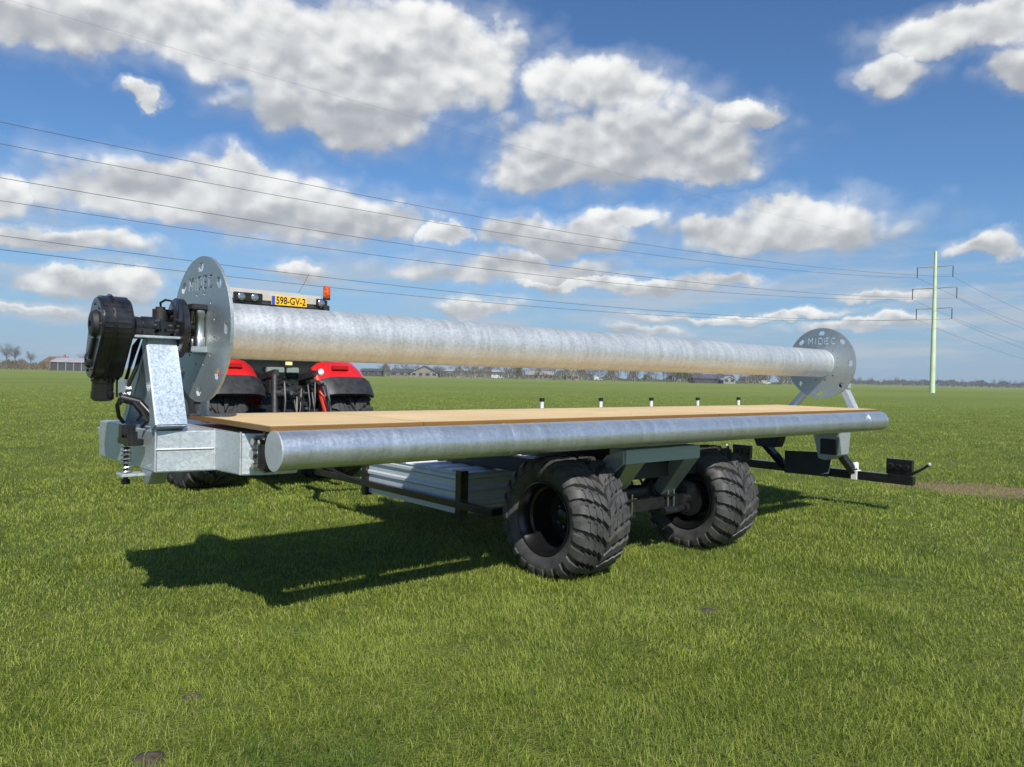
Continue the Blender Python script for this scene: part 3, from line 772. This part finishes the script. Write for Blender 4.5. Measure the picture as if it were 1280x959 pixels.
# chassis: rails running towards the tractor, slew ring
m = MB()
for x in (2.57, 4.90): m.box(x-.03, x+.03, .10 if x < 3 else .3, 3.5, .375, .44, .006)
m.box(2.60, 4.87, .12, .19, .375, .44, .006).box(2.60, 4.87, 2.42, 2.50, .375, .44, .006)
m.beam((2.57, 3.48, .41), (2.88, 4.0, .45), .07, .07, (0, 0, 1), .006).beam((4.9, 3.48, .41), (2.98, 4.0, .45), .07, .07, (0, 0, 1), .006)
m.beam((2.93, 3.96, .46), (2.93, 4.5, .52), .12, .10, (0, 0, 1), .006)
m.build('drawbar', BLK, RT)
m = MB().box(3.0, 3.14, -.56, 2.6, .72, .86, .006).box(4.2, 4.34, -.56, 2.6, .72, .86, .006).box(3.0, 4.34, -.78, -.57, .74, .88, .006)
m.lathe([(.88, .30), (.88, .55), (1.045, .55), (1.045, .30)], (3.7, .0, 0), 'z', 48)
m.build('chassis_frame', BLKM, RT)
m = MB().tube([(2.52, 3.6, .55), (2.46, 3.1, .52), (2.52, 2.6, .44), (2.55, 2.4, .42)], .014, 8); m.build('brake_hose', HOSE, RT)
# ribbed galvanised storage box under the deck
bx = empty('storage_box', Vector((3.7, 1.5, .31))-RT.location, 0, RT)
z0, z1 = .30, .69
zs = [(z0, 0), (.36, 0), (.374, -.018), (.40, -.018), (.414, 0), (.50, 0), (.514, -.018), (.54, -.018), (.554, 0), (.62, 0), (.634, -.018), (.662, -.018), (.676, 0), (z1, 0)]
m = MB(); m.prism([(2.625+d, .68, z) for z, d in zs]+[(2.66, .68, z1), (2.66, .68, z0)], (0, 1.69, 0)); m.build('box_side', ZB, bx)
m = MB(); m.prism([(2.68, .68+d, z) for z, d in zs]+[(2.68, .72, z1), (2.68, .72, z0)], (2.1, 0, 0)); m.build('box_side', ZB, bx)
m = MB(); ys = np.linspace(.66, 2.4, 14); pts = []
for i, y in enumerate(ys[:-1]):
    k = .02 if i % 2 else 0.
    pts += [(2.61, y+.006, .693+k), (2.61, ys[i+1]-.006, .693+k)]
m.prism(pts+[(2.61, 2.4, .692), (2.61, .66, .692)], (2.2, 0, 0)); m.build('box_lid', ZB, bx)
m = MB()
for x, y in ((2.625, .655), (2.625, 2.40), (4.80, .655), (4.80, 2.40)): m.box(x-.045, x+.045, y-.045, y+.045, .27, .72, .004)
m.build_each('box_post', BLK, bx)
p_ = hity(636, 574, .75)
MB().box(p_.x-.045, p_.x+.045, .72, .80, .69, 1.04, .004).build('hanger', BLKM, bx)

# ------------------------------------------------------------------ tractor
TX, TY = 2.93, 5.75
T = empty('tractor', (TX, TY, 0))
tag(T, 'red tractor with cream cab roof and orange beacon parked behind the trailer deck', 'tractor')
for s_ in (-1, 1):
    wheel(TX+s_*.96, TY, .83, s_, T, .86, .66, .42, 20, RUBT, mat('grey_rim', (.45, .45, .44), .4, .3), .045, 'rear_wheel', phase=.07*s_)
    wheel(TX+s_*.85, TY+2.65, .62, s_, T, .64, .48, .32, 18, RUBT, MAT['grey_rim'], .04, 'front_wheel', phase=.2)
def fender(s_):
    f = empty('fender', Vector((TX+s_*.85, TY, 1.6))-T.location, 0, T)
    x0, x1 = (TX+s_*.42, TX+s_*1.26)
    xa, xb = min(x0, x1), max(x0, x1)
    # red crown over the tyre, black flared guard below it
    m = MB(); Rf = .93; zc = .83
    def arc(r, t0, t1, n): return [(r*math.cos(t0+(t1-t0)*i/n), r*math.sin(t0+(t1-t0)*i/n)) for i in range(n+1)]
    outer = arc(Rf+.02, R(120), R(20), 14)
    top = [(TX, TY-y, zc+z) for y, z in []]
    nseg = 10
    def shell(t0, t1, r, th, inset, drop, mt, nm):
        mm = MB(); n = 16; k = 8
        vs = []
        for lay in (0, 1):
            for i in range(n+1):
                t = t0+(t1-t0)*i/n
                for j in range(k+1):
                    u = j/k; xx = xa+inset+(xb-xa-2*inset)*u
                    e = abs(2*u-1)**5.0
                    rr_ = r-drop*e-(th if lay else 0)
                    vs.append((xx, TY-rr_*math.cos(t), zc+rr_*math.sin(t)))
        N = (n+1)*(k+1); Fc = []
        for lay in (0, 1):
            for i in range(n):
                for j in range(k):
                    a = lay*N+i*(k+1)+j; Fc.append([a, a+1, a+k+2, a+k+1] if lay == 0 else [a, a+k+1, a+k+2, a+1])
        for i in range(n):
            for j in (0, k):
                a = i*(k+1)+j; Fc.append([a, a+k+1, N+a+k+1, N+a])
        for j in range(k):
            for i in (0, n):
                a = i*(k+1)+j; Fc.append([a, a+1, N+a+1, N+a])
        V, fs = mm._add(vs, Fc, True); bmesh.ops.recalc_face_normals(mm.b, faces=fs)
        return mm.build(nm, mt, f)
    shell(R(43), R(125), 1.03, .05, .03, .09, RED, 'fender_top')
    shell(R(28), R(44.5), 1.045, .06, -.01, .10, DARK, 'fender_flap')
    m = MB().box(TX+s_*.80-.13, TX+s_*.80+.13, TY-.66, TY-.60, 1.66, 1.72, .01); m.build('tail_light', REDL, f)
    return f
fender(-1); fender(1)
m = MB().box(TX-.38, TX+.38, TY-.95, TY+.5, .45, 1.1, .05).box(TX-.30, TX+.30, TY-.2, TY+3.3, .5, 1.0, .04).box(TX-.55, TX+.55, TY-.15, TY+.15, .7, .96, .03)
m.build('transmission', mat('dark_cast_iron', (.03, .03, .03), .5, .3, noise=(9, .5)), T)
m = MB().prism([(TX-.36, TY+1.1, 1.0), (TX-.36, TY+3.4, 1.0), (TX-.36, TY+3.5, 1.45), (TX-.36, TY+3.2, 1.72), (TX-.36, TY+1.1, 1.85)], (.72, 0, 0), .05); m.build('bonnet', RED, T)
cab = MB().prism([(TX-.66, TY-.40, 1.35), (TX+.66, TY-.40, 1.35), (TX+.70, TY+1.15, 1.35), (TX-.70, TY+1.15, 1.35)], (0, 0, 1.18), .05).build('cab_window', GLS, T)
m = MB()
for x in (-.70, .70):
    m.beam((TX+x, TY-.42, 1.2), (TX+x*1.03, TY-.30, 2.62), .09, .09, (0, 1, 0), .01).beam((TX+x, TY+1.15, 1.2), (TX+x*1.03, TY+.95, 2.62), .09, .09, (0, 1, 0), .01)
m.box(TX-.68, TX+.68, TY-.46, TY-.39, 1.30, 1.42, .01)
m.build_each('cab_pillar', DARK, T)
m = MB().prism([(TX-.94, TY-.12, 2.575), (TX-.88, TY-.30, 2.575), (TX+.70, TY-.30, 2.575), (TX+.76, TY-.12, 2.575), (TX+.76, TY+1.15, 2.575), (TX-.94, TY+1.15, 2.575)], (0, 0, .185), .05)
m.prism([(TX-.80, TY-.14, 2.755), (TX+.40, TY-.14, 2.755), (TX+.35, TY+1.0, 2.755), (TX-.74, TY+1.0, 2.755)], (0, 0, .03), .03)
roof = m.build('cab_roof', CREAM, T)
MB().box(TX-.93, TX+.74, TY-.285, TY+1.16, 2.545, 2.576, .008).build('roof_trim', INK, roof)
def lampbay(xa, xb, lamps):
    MB().box(xa, xb, TY-.312, TY-.296, 2.59, 2.715, .02).build('lamp_recess', INK, roof)
    for x in lamps:
        m = MB().lathe([(TY-.335, .001), (TY-.335, .042), (TY-.328, .053), (TY-.313, .053), (TY-.313, .001)], (x, 0, 2.65), 'y', 24)
        m.build('work_light', LENS, roof)
lampbay(TX-.68, TX-.26, (TX-.57, TX-.38)); lampbay(TX+.56, TX+.72, (TX+.64,))
P0 = hity(339, 375, TY-.31); P1 = hity(383, 379, TY-.31)
xa, xb, zc = P0.x, P1.x, (P0.z+P1.z)/2
pl = MB().box(xa, xb, TY-.326, TY-.303, zc-.068, zc+.068, .004).build('number_plate', YEL, roof)
MB().box(xa+.002, xa+.05, TY-.3285, TY-.3262, zc-.062, zc+.062).build('plate_band', BLUE, pl)
fc = bpy.data.curves.new('plate_text', 'FONT'); fc.body = '598-GV-2'; fc.align_x = 'CENTER'; fc.align_y = 'CENTER'; fc.size = .145; fc.extrude = .001; fc.offset = .002
to = bpy.data.objects.new('tmp', fc); COL.objects.link(to); bpy.context.view_layer.update()
tm = bpy.data.meshes.new_from_object(to.evaluated_get(bpy.context.evaluated_depsgraph_get())); bpy.data.objects.remove(to, do_unlink=True)
tw = max(v.co.x for v in tm.vertices)-min(v.co.x for v in tm.vertices); kx = (xb-xa-.09)/tw
for v in tm.vertices: v.co = Vector((v.co.x*kx, -v.co.z, v.co.y))
tm.materials.clear(); tm.materials.append(INK)
po = bpy.data.objects.new('plate_text', tm); COL.objects.link(po); po.parent = pl; po.location = Vector(((xa+xb)/2+.022, TY-.3285, zc))-worldloc(pl)
# beacon, antenna
bp = hity(408, 387, TY-.2)
b_ = MB().cyl((bp.x, TY-.2, bp.z+.0), (bp.x, TY-.2, bp.z+.13), .012, 8).lathe([(bp.z+.145, .001), (bp.z+.145, .055), (bp.z+.17, .055), (bp.z+.17, .001)], (bp.x, TY-.2, 0), 'z', 20)
b_.tube([(bp.x-.12, TY-.15, bp.z+.01), (bp.x, TY-.2, bp.z+.01)], .014, 8)
be = b_.build('beacon', INK, T)
MB().lathe([(bp.z+.17, .048), (bp.z+.18, .054), (bp.z+.32, .055), (bp.z+.35, .048), (bp.z+.355, .001)], (bp.x, TY-.2, 0), 'z', 20).build('beacon_lens', ORANGE, be)
ap = hity(372, 371, TY+.6)
MB().tube([(ap.x, TY+.6, 2.85), (ap.x+.1, TY+.6, 3.02), (ap.x+.19, TY+.6, 3.2)], .0035, 6).build('antenna', INK, T)
# rear linkage, couplers, hoses
WORN = mat('worn_steel', (.16, .16, .16), .4, .8, noise=(20, .5))
rq = random.Random(5)
for i in range(12):
    x = TX-.30+.055*i; z = 1.06+rq.random()*.42; r_ = rq.uniform(.018, .042); y0 = TY-.86-rq.random()*.22
    m = MB().lathe([(y0-.14, .001), (y0-.14, r_*.7), (y0-.10, r_), (y0-.02, r_), (y0, r_*1.3), (y0+.06, r_*1.3)], (x, 0, z), 'y', 12)
    m.build('hydraulic_coupler', (WORN, BLKM, BLKM, STEEL)[i % 4], T)
MB().box(TX-.20, TX+.16, TY-.84, TY-.70, 1.02, 1.40, .02).build('valve_block', BLKM, T)
MB().box(TX-.34, TX-.22, TY-.80, TY-.62, 1.30, 1.52, .02).build('valve_block', BLKM, T)
for i in range(9):
    x = TX-.28+.065*i; e = rq.uniform(-.16, .16); z = 1.15+rq.random()*.3
    MB().tube([(x, TY-.92, z), (x+e*.3, TY-1.18, z+.04), (x+e*.7, TY-1.30, z-.2), (x+e, TY-1.28, .70)], rq.uniform(.010, .018), 7).build('hydraulic_hose', HOSE, T)
for s_, c in ((-1, BLKM), (1, RED2)):
    m = MB().tube([(TX+s_*.30, TY-.85, 1.60), (TX+s_*.42, TY-1.15, .80)], .045, 14); m.build('lift_rod', c, T)
    m = MB().beam((TX+s_*.36, TY-.6, .62), (TX+s_*.46, TY-1.45, .56), .07, .10, (0, 0, 1), .01); m.build('lift_arm', BLKM, T)
    m = MB().beam((TX+s_*.28, TY-.35, 1.52), (TX+s_*.30, TY-.90, 1.60), .08, .10, (0, 0, 1), .01); m.build('rocker_arm', BLKM, T)
MB().tube([(TX+.30, TY-1.2, 1.45), (TX+.34, TY-1.22, 1.10), (TX+.40, TY-1.26, .75)], .02, 10).build('top_link', STEEL, T)
m = MB().box(TX-.26, TX+.0, TY-.50, TY-.44, 1.60, 1.68, .01).box(TX+.04, TX+.22, TY-.5, TY-.44, 1.60, 1.68, .01); m.build_each('rear_lamp_bar', mat('green_grey_glass', (.20, .25, .22), .2), T)
MB().box(TX+.0, TX+.10, TY-.53, TY-.51, 1.71, 1.76, .003).build('warning_label', mat('pale_yellow', (.75, .70, .30), .4), T)
MB().sphere((TX+.36, TY-.9, 1.62), .05, 14, (.9, .6, 1)).build('lever_knob', WHT, T)

# ------------------------------------------------------------------ pylon and power lines
base = Vector((168.2, 58.0, 0)); arm = Vector((.763, -.646, 0))
PALE = mat('pale_green_pole_paint', (.50, .60, .40), .5, noise=(.3, .1))
PY = empty('power_pylon', base); tag(PY, 'tall pale green steel pole pylon with three crossarms standing in the field', 'pylon')
MB().tube([base+Vector((0, 0, -.3)), base+Vector((0, 0, 12)), base+Vector((.0, 0, 29.3))], [.55, .45, .27], 20).build('pole', PALE, PY)
ARMC = mat('crossarm_paint', (.13, .17, .14), .5)
offs = [3.7, 4.6, 3.7]; zz = {1: (24.1, 19.7, 15.4), -1: (23.7, 19.2, 15.1)}
for i in range(3):
    zt = zz[1][i]+2.35
    m = MB(); za = zz[-1][i]+2.15
    m.tube([base-arm*offs[i]+Vector((0, 0, za)), base+Vector((0, 0, (zt+za)/2)), base+arm*offs[i]+Vector((0, 0, zt))], [.085, .15, .085], 8)
    a_ = m.build('crossarm', ARMC, PY)
    for s_ in (-1, 1):
        e = base+arm*s_*offs[i]; z0_ = zz[s_][i]
        mm = MB(); n = 9
        mm.lathe([(z0_+(2.2)*k/(2*n), (.13 if k % 2 else .07)) for k in range(2*n+1)], (e.x, e.y, 0), 'z', 8)
        mm.build('insulator', mat('insulator_glaze', (.06, .07, .075), .3), a_)
WIREM = mat('aluminium_cable', (.10, .105, .11), .5, .3)
P0v = Vector((-60.0, 71.9, 0)); P2v = base+Vector((235, -18, 0))
posn = {0: 'upper', 1: 'middle', 2: 'lower'}
for i in range(3):
    for s_ in (1, -1):
        pts = []
        for k in range(49):
            t = k/48; p = (base*(1-t)+P0v*t)+arm*s_*offs[i]; pts.append(Vector((p.x, p.y, zz[s_][i]-4*4.66*t*(1-t))))
        pts = pts[::-1]
        for k in range(1, 25):
            t = k/24; p = (base*(1-t)+P2v*t)+arm*s_*offs[i]; pts.append(Vector((p.x, p.y, zz[s_][i]-4*9.*t*(1-t))))
        o = MB().tube(pts, .025, 5).build('power_line', WIREM)
        tag(o, f'thin dark power line hung from the {"right" if s_ > 0 else "left"} end of the {posn[i]} pylon crossarm', 'power line', 'power lines across the sky')
pts = []
for k in range(49):
    t = 1-k/48; p = base*(1-t)+P0v*t; pts.append(Vector((p.x, p.y, 29.3+4.8*t-4*2.4*t*(1-t))))
tag(MB().tube(pts, .007, 5).build('power_line', WIREM), 'very thin earth wire running from the tip of the pylon pole', 'power line', 'power lines across the sky')

# ------------------------------------------------------------------ far background
exec_bg = True
BARK = mat('bare_twigs', (.085, .070, .055), .9, noise=(.4, .3))
BARK2 = mat('grey_twigs', (.115, .105, .10), .9, noise=(.4, .3))
EVER = mat('evergreen_needles', (.020, .036, .018), .9, noise=(.8, .4))
OLIVE = mat('olive_buds', (.13, .12, .030), .9, noise=(.6, .3))
def tree_mesh(h, seed, twigs, spread, twr, crown_low=.28, leaf=None):
    """bare tree: trunk and limbs as tapering tubes (trunk mesh), twigs as many thin slivers (crown mesh)"""
    r_ = random.Random(seed); tr = MB(); crown = MB()
    tr.tube([(0, 0, -.2), (r_.uniform(-.1, .1)*h*.1, 0, h*.3), (r_.uniform(-.3, .3)*h*.1, r_.uniform(-.3, .3)*h*.1, h*.72)], [h*.022, h*.016, h*.006], 6)
    ends = []
    for k in range(11):
        a = r_.uniform(0, 6.28); z = h*r_.uniform(crown_low, .62); ln = h*spread*r_.uniform(.5, 1.)*(1.1-(z/h)*.5)
        e = Vector((math.cos(a)*ln, math.sin(a)*ln, z+h*r_.uniform(.12, .36)))
        mid = Vector((math.cos(a)*ln*.55, math.sin(a)*ln*.55, z+(e.z-z)*.4))
        tr.tube([(0, 0, z), mid, e], [h*.009, h*.006, h*.0025], 4, False); ends += [mid, e, (mid+e)/2]
    ends.append(Vector((0, 0, h*.75)))
    V = []; Fc = []
    for k in range(twigs):
        b = r_.choice(ends)+Vector((r_.gauss(0, 1), r_.gauss(0, 1), r_.gauss(0, .7)))*h*.05
        d = Vector((b.x*.5/h+r_.gauss(0, .5), b.y*.5/h+r_.gauss(0, .5), r_.uniform(.1, 1.1))).normalized()
        ln = h*r_.uniform(.07, .17) if leaf is None else h*r_.uniform(.03, .06)
        w = Vector((r_.gauss(0, 1), r_.gauss(0, 1), r_.gauss(0, 1))).normalized()*h*twr
        i = len(V); V += [b-w, b+w, b+d*ln]; Fc.append([i, i+1, i+2])
    crown._add(V, Fc)
    return tr, crown
def tree_proto(name, h, seed, twigs, spread, twr, m, label, group, low=.28, leaf=None):
    tr, cr = tree_mesh(h, seed, twigs, spread, twr, low, leaf)
    o = empty(name); tr.build('trunk', m if leaf is None else BARK, o); cr.build('crown', m, o)
    tag(o, label, 'tree', group); return o
def set_at(o, px, Z, rz=0, sc=1.):
    o.location = gp(px, Z); o.rotation_euler.z = rz; o.scale = (sc, sc, sc*random.uniform(.92, 1.08)); return o
# tall bare trees at the left edge
t1 = tree_proto('bare_tree', 12.0, 3, 900, .30, .0022, BARK2, 'tall bare grey tree at the left edge beyond the brown hedge', 'bare trees at the left edge')
set_at(t1, 8, 320); t = copy_tree(t1); set_at(t, 18, 335, 2., 1.02)
t = copy_tree(t1); set_at(t, 38, 380, 1., .78); tag(t, 'smaller bare tree between the tall left trees and the brick farmhouse', group='bare trees at the left edge')
for px, sc in ((104, .82), (113, .95)):
    t = copy_tree(t1); set_at(t, px, 390, px*.3, sc); tag(t, 'bare tree rising behind the open shed beside the black gearbox', group='trees behind the open shed')
# rows of brown trees along the far edge
pro = [tree_proto('bare_tree', 10., 20+k, 520, .36, .004, (BARK, BARK2, BARK)[k], 'bare brown tree in the distant row seen between drum and deck', 'bare trees in the distant row', .18) for k in range(3)]
used = [False]*3
def row(x0, x1, n, Z, sc, label=None, group=None, jig=4):
    for i in range(n):
        k = random.randrange(3)
        if used[k]: t = copy_tree(pro[k])
        else: t = pro[k]; used[k] = True
        set_at(t, x0+(x1-x0)*(i+.5)/n+random.uniform(-jig, jig), Z*random.uniform(.94, 1.08), random.uniform(0, 6.28), sc*random.uniform(.8, 1.15))
        if label: t['label'] = label; t['group'] = group
row(545, 640, 13, 520, 1.15); row(655, 870, 28, 500, 1.05); row(925, 990, 9, 520, 1.0)
row(470, 545, 8, 560, 1.2)
row(1070, 1150, 16, 900, 1.0, 'bare tree in the low dark row on the horizon left of the pylon', 'bare trees left of the pylon')
row(1176, 1285, 16, 1000, 1.05, 'bare tree in the low row on the horizon right of the pylon', 'bare trees right of the pylon')
# evergreens and the olive bush
ev = tree_proto('evergreen_tree', 7.5, 50, 1500, .24, .016, EVER, 'dark evergreen tree standing left of the long dark barn', 'evergreens by the long barn', .05, True)
set_at(ev, 848, 440)
for px, sc in ((857, .9), (806, .62), (838, .6), (862, .7)):
    t = copy_tree(ev); set_at(t, px, 440+random.uniform(-10, 20), px, sc)
ol = tree_proto('olive_tree', 9.5, 60, 2600, .34, .016, OLIVE, 'rounded olive yellow tree beside the white van in the distance', None, .10, True)
set_at(ol, 647, 450)
# scrub masses that read as one
def scrub(name, x0, x1, Z, h0, h1, n, m, label):
    V = []; Fc = []
    for k in range(n):
        px = random.uniform(x0, x1); p = gp(px, Z*random.uniform(.93, 1.07)); hh_ = h0+(h1-h0)*vnoise(np.array([px]), np.array([0.]), .11, 33)[0]
        z = hh_*random.random()**.8
        ln = hh_*random.uniform(.15, .45); w = Vector((random.gauss(0, 1), random.gauss(0, 1), random.gauss(0, .6))).normalized()*random.uniform(.10, .28)*Z/420
        b = p+Vector((0, 0, z)); i = len(V); V += [b-w, b+w, b+Vector((random.gauss(0, .25), random.gauss(0, .25), 1))*ln]; Fc.append([i, i+1, i+2])
    mb = MB(); mb._add(V, Fc); o = mb.build(name, m)
    return tag(o, label, 'scrub', kind='stuff')
HEDGE = mat('brown_hedge', (.125, .095, .055), .95, noise=(.3, .3))
scrub('hedge_scrub', -12, 62, 345, 1.6, 4.6, 2600, HEDGE, 'brown leafless hedge along the far left field edge')
scrub('far_scrub', 450, 1000, 455, .8, 7.5, 16000, mat('far_brown_scrub', (.095, .080, .055), .95, noise=(.05, .4)), 'brown leafless scrub and saplings along the far field edge behind the trailer')
scrub('far_wood', 1040, 1300, 1000, 3.5, 8.5, 9000, mat('far_purple_wood', (.075, .068, .065), .95, noise=(.02, .3)), 'dark leafless wood along the right hand horizon')

BR = mat('brown_brick', (.26, .13, .08), .9, noise=(.8, .2)); RTILE = mat('orange_roof_tile', (.14, .085, .05), .8, noise=(.6, .25)); DTILE = mat('dark_roof_sheet', (.060, .064, .072), .6, noise=(.3, .2))
GRR = mat('grey_roof_sheet', (.33, .31, .33), .6, noise=(.2, .12)); WALLW = mat('white_wall', (.22, .215, .205), .8, noise=(.3, .08)); WALLB = mat('beige_wall', (.20, .18, .15), .8, noise=(.3, .1)); DWALL = mat('dark_timber_wall', (.045, .045, .05), .8, noise=(.4, .3)); GLW = mat('window_glass', (.03, .035, .045), .1)
VANW = mat('van_paint', (.50, .50, .49), .4)
def house(name, px, Z, w, d, hw, hr, wall, roof_, label, cat='barn', hip=0., gable=False, posts=0, wins=0, chim=False, ridge=False):
    """w along the view's width, ridge along it unless gable"""
    o = empty(name, gp(px, Z)); tag(o, label, cat)
    yaw = math.atan2(_r0.y, _r0.x)
    M = Matrix.Rotation(yaw, 4, 'Z'); oo = o.location
    def wb(pts): return [oo+M @ Vector(p) for p in pts]
    m = MB(); m.prism(wb([(-w/2, 0, 0), (w/2, 0, 0), (w/2, d, 0), (-w/2, d, 0)]), (0, 0, hw))
    ex = .5
    if gable:
        m.prism(wb([(-w/2, 0, hw), (w/2, 0, hw), (0, 0, hw+hr)]), M @ Vector((0, d, 0)))
    m.build('wall', wall, o)
    r_ = MB()
    if gable:
        for s_ in (-1, 1):
            r_.prism(wb([(s_*(w/2+ex), -ex, hw-.15), (s_*(w/2+ex), -ex, hw+.12), (0, -ex, hw+hr+.3), (0, -ex, hw+hr+.03)]), M @ Vector((0, d+2*ex, 0)))
    else:
        r_._add(wb([(-w/2-ex, -ex, hw), (w/2+ex, -ex, hw), (w/2+ex, d+ex, hw), (-w/2-ex, d+ex, hw), (-w/2-ex+hip, d/2, hw+hr), (w/2+ex-hip, d/2, hw+hr)]),
                [[0, 1, 5, 4], [1, 2, 5], [2, 3, 4, 5], [3, 0, 4], [0, 3, 2, 1]])
    rf = r_.build('roof', roof_, o)
    if chim: MB().prism(wb([(w*.25, d*.4, hw+hr*.5), (w*.25+.8, d*.4, hw+hr*.5), (w*.25+.8, d*.4+.8, hw+hr*.5), (w*.25, d*.4+.8, hw+hr*.5)]), (0, 0, hr*.5+1.)).build('chimney', BR, rf)
    for i in range(posts):
        x = -w/2+w*i/(posts-1); MB().prism(wb([(x-.18, -.25, 0), (x+.18, -.25, 0), (x+.18, -.03, 0), (x-.18, -.03, 0)]), (0, 0, hw)).build('post', WALLW, o)
    for i in range(wins):
        x = -w/2+w*(i+.5)/wins; ww = min(1.2, w/wins*.3)
        f = MB(); f.prism(wb([(x-ww, -.06, .9), (x+ww, -.06, .9), (x+ww, -.06, 2.5), (x-ww, -.06, 2.5)]), M @ Vector((0, .058, 0))); fo = f.build('window', WALLW, o)
        q = MB(); q.prism(wb([(x-ww+.15, -.09, 1.05), (x+ww-.15, -.09, 1.05), (x+ww-.15, -.09, 2.35), (x-ww+.15, -.09, 2.35)]), M @ Vector((0, .025, 0))); q.build('pane', GLW, fo)
    return o
house('open_shed', 97, 335, 24, 12, 3.7, 2.1, DWALL, GRR, 'long open shed with white posts and grey roof left of the trailer', 'shed', posts=8)
house('brick_farmhouse', 66, 365, 11, 9, 3.8, 2.8, BR, RTILE, 'brick farmhouse with orange tiled roof behind the open shed', 'house', 1.5, wins=3, chim=True)
house('farm_barn', 464, 430, 11, 9, 2.9, 1.5, DWALL, DTILE, 'low dark barn just right of the tractor fender', 'barn', 0, posts=0, wins=2)
house('farm_barn', 502, 440, 13, 10, 2.6, 2.2, WALLB, DTILE, 'dark roofed low barn between two other far barns', 'barn', 1., wins=3)
house('gabled_barn', 530, 425, 15, 14, 2.5, 3.6, WALLB, DTILE, 'gabled farm building with steep dark roof and small front windows', 'barn', gable=True, wins=4)
house('long_greenhouse', 590, 470, 32, 12, 4.0, 1.5, WALLW, mat('pale_sheet_roof', (.30, .31, .335), .5), 'long pale building behind the bare trees', 'building', 0, wins=0)
house('row_houses', 676, 450, 15, 9, 2.6, 2.5, WALLB, mat('pink_grey_tile', (.24, .21, .20), .8, noise=(.4, .15)), 'low house with pale grey roof right of the olive tree', 'house', 1.5, wins=5)
house('gabled_house', 716, 440, 7.5, 8, 3.4, 2.6, mat('cream_wall', (.21, .195, .16), .8), mat('beige_tile', (.36, .33, .27), .8), 'cream gabled house in the middle of the distant row', 'house', gable=True, wins=2)
house('long_barn', 893, 430, 23, 12, 2.6, 2.6, DWALL, mat('blue_grey_roof', (.075, .080, .105), .6, noise=(.3, .2)), 'long dark barn with blue grey roof near the drum end', 'barn', 0, wins=0)
house('barn_annex', 912, 422, 6.5, 7, 2.0, 2.0, WALLW, GRR, 'small white gabled annex in front of the long dark barn', 'annex', gable=True, wins=2)
def van(px, Z, label, L=5.2):
    o = empty('white_van', gp(px, Z)); tag(o, label, 'van'); o2 = o.location
    yaw = math.atan2(_r0.y, _r0.x); M = Matrix.Rotation(yaw, 4, 'Z')
    f = lambda pts: [o2+M @ Vector(p) for p in pts]
    MB().prism(f([(-L/2, 0, .4), (L/2-.1, 0, .4), (L/2, 0, 1.0), (L/2-.9, 0, 1.25), (L/2-1.5, 0, 2.2), (-L/2, 0, 2.25)]), M @ Vector((0, 1.9, 0)), .08).build('body', VANW, o)
    MB().prism(f([(L/2-2.3, -.012, 1.35), (L/2-1.05, -.012, 1.35), (L/2-1.55, -.012, 2.0), (L/2-2.3, -.012, 2.0)]), M @ Vector((0, .02, 0))).build('side_window', GLW, o)
    for x in (-L/2+1., L/2-1.):
        c = f([(x, -.02, .34), (x, .22, .34)]); MB().cyl(c[0], c[1], .34, 16).build('wheel', RUBT, o)
van(622, 432, 'white van parked left of the olive yellow tree', 7.); van(748, 436, 'white van parked right of the cream gabled house'); van(958, 430, 'white van parked at the field edge near the right drum flange')
# molehills of dark soil in the near grass
SOIL = mat('dark_soil', (.055, .042, .030), .95, noise=(30, .5), bump=(40, .8))
def mole(px, py, r_, h_, label):
    x, y = gxy(px, py); mb = MB(); n = 14; vs = [(x, y, h_)]
    rg = random.Random(px)
    for k in (1, 2, 3):
        for i in range(n):
            a = 2*math.pi*i/n; rr = r_*k/3*rg.uniform(.8, 1.2); vs.append((x+rr*math.cos(a), y+rr*math.sin(a), h_*(1-(k/3)**2)*rg.uniform(.7, 1.2)-.003))
    Fc = [[0, 1+i, 1+(i+1) % n] for i in range(n)]
    for k in range(2):
        for i in range(n): a = 1+k*n+i; b = 1+k*n+(i+1) % n; Fc.append([a, a+n, b+n, b])
    mb._add(vs, Fc, True); o = mb.build('soil_clod', SOIL); tag(o, label, 'soil')
mole(186, 952, .08, .035, 'dark soil clod at the bottom edge of the grass')
mole(240, 872, .05, .02, 'small dark soil clod in the grass above the bottom clod')
mole(885, 763, .07, .012, 'flat brown soil patch in the grass in front of the right tyre')

# ------------------------------------------------------------------ haze over the far field
hz_ = MB().box(-1500, 1500, -1500, 1500, -1, 37)
hm = bpy.data.materials.new('haze_air'); hm.use_nodes = True; ht = hm.node_tree; ht.nodes.clear(); hq = G(ht)
pv = hq.n('ShaderNodeVolumePrincipled', {'Color': (.80, .87, .96, 1), 'Density': .0002, 'Anisotropy': .0})
ho = hq.n('ShaderNodeOutputMaterial'); ht.links.new(pv.outputs[0], ho.inputs['Volume'])
tag(hz_.build('haze', hm), 'thin pale blue haze over the distant field', 'haze', kind='stuff')
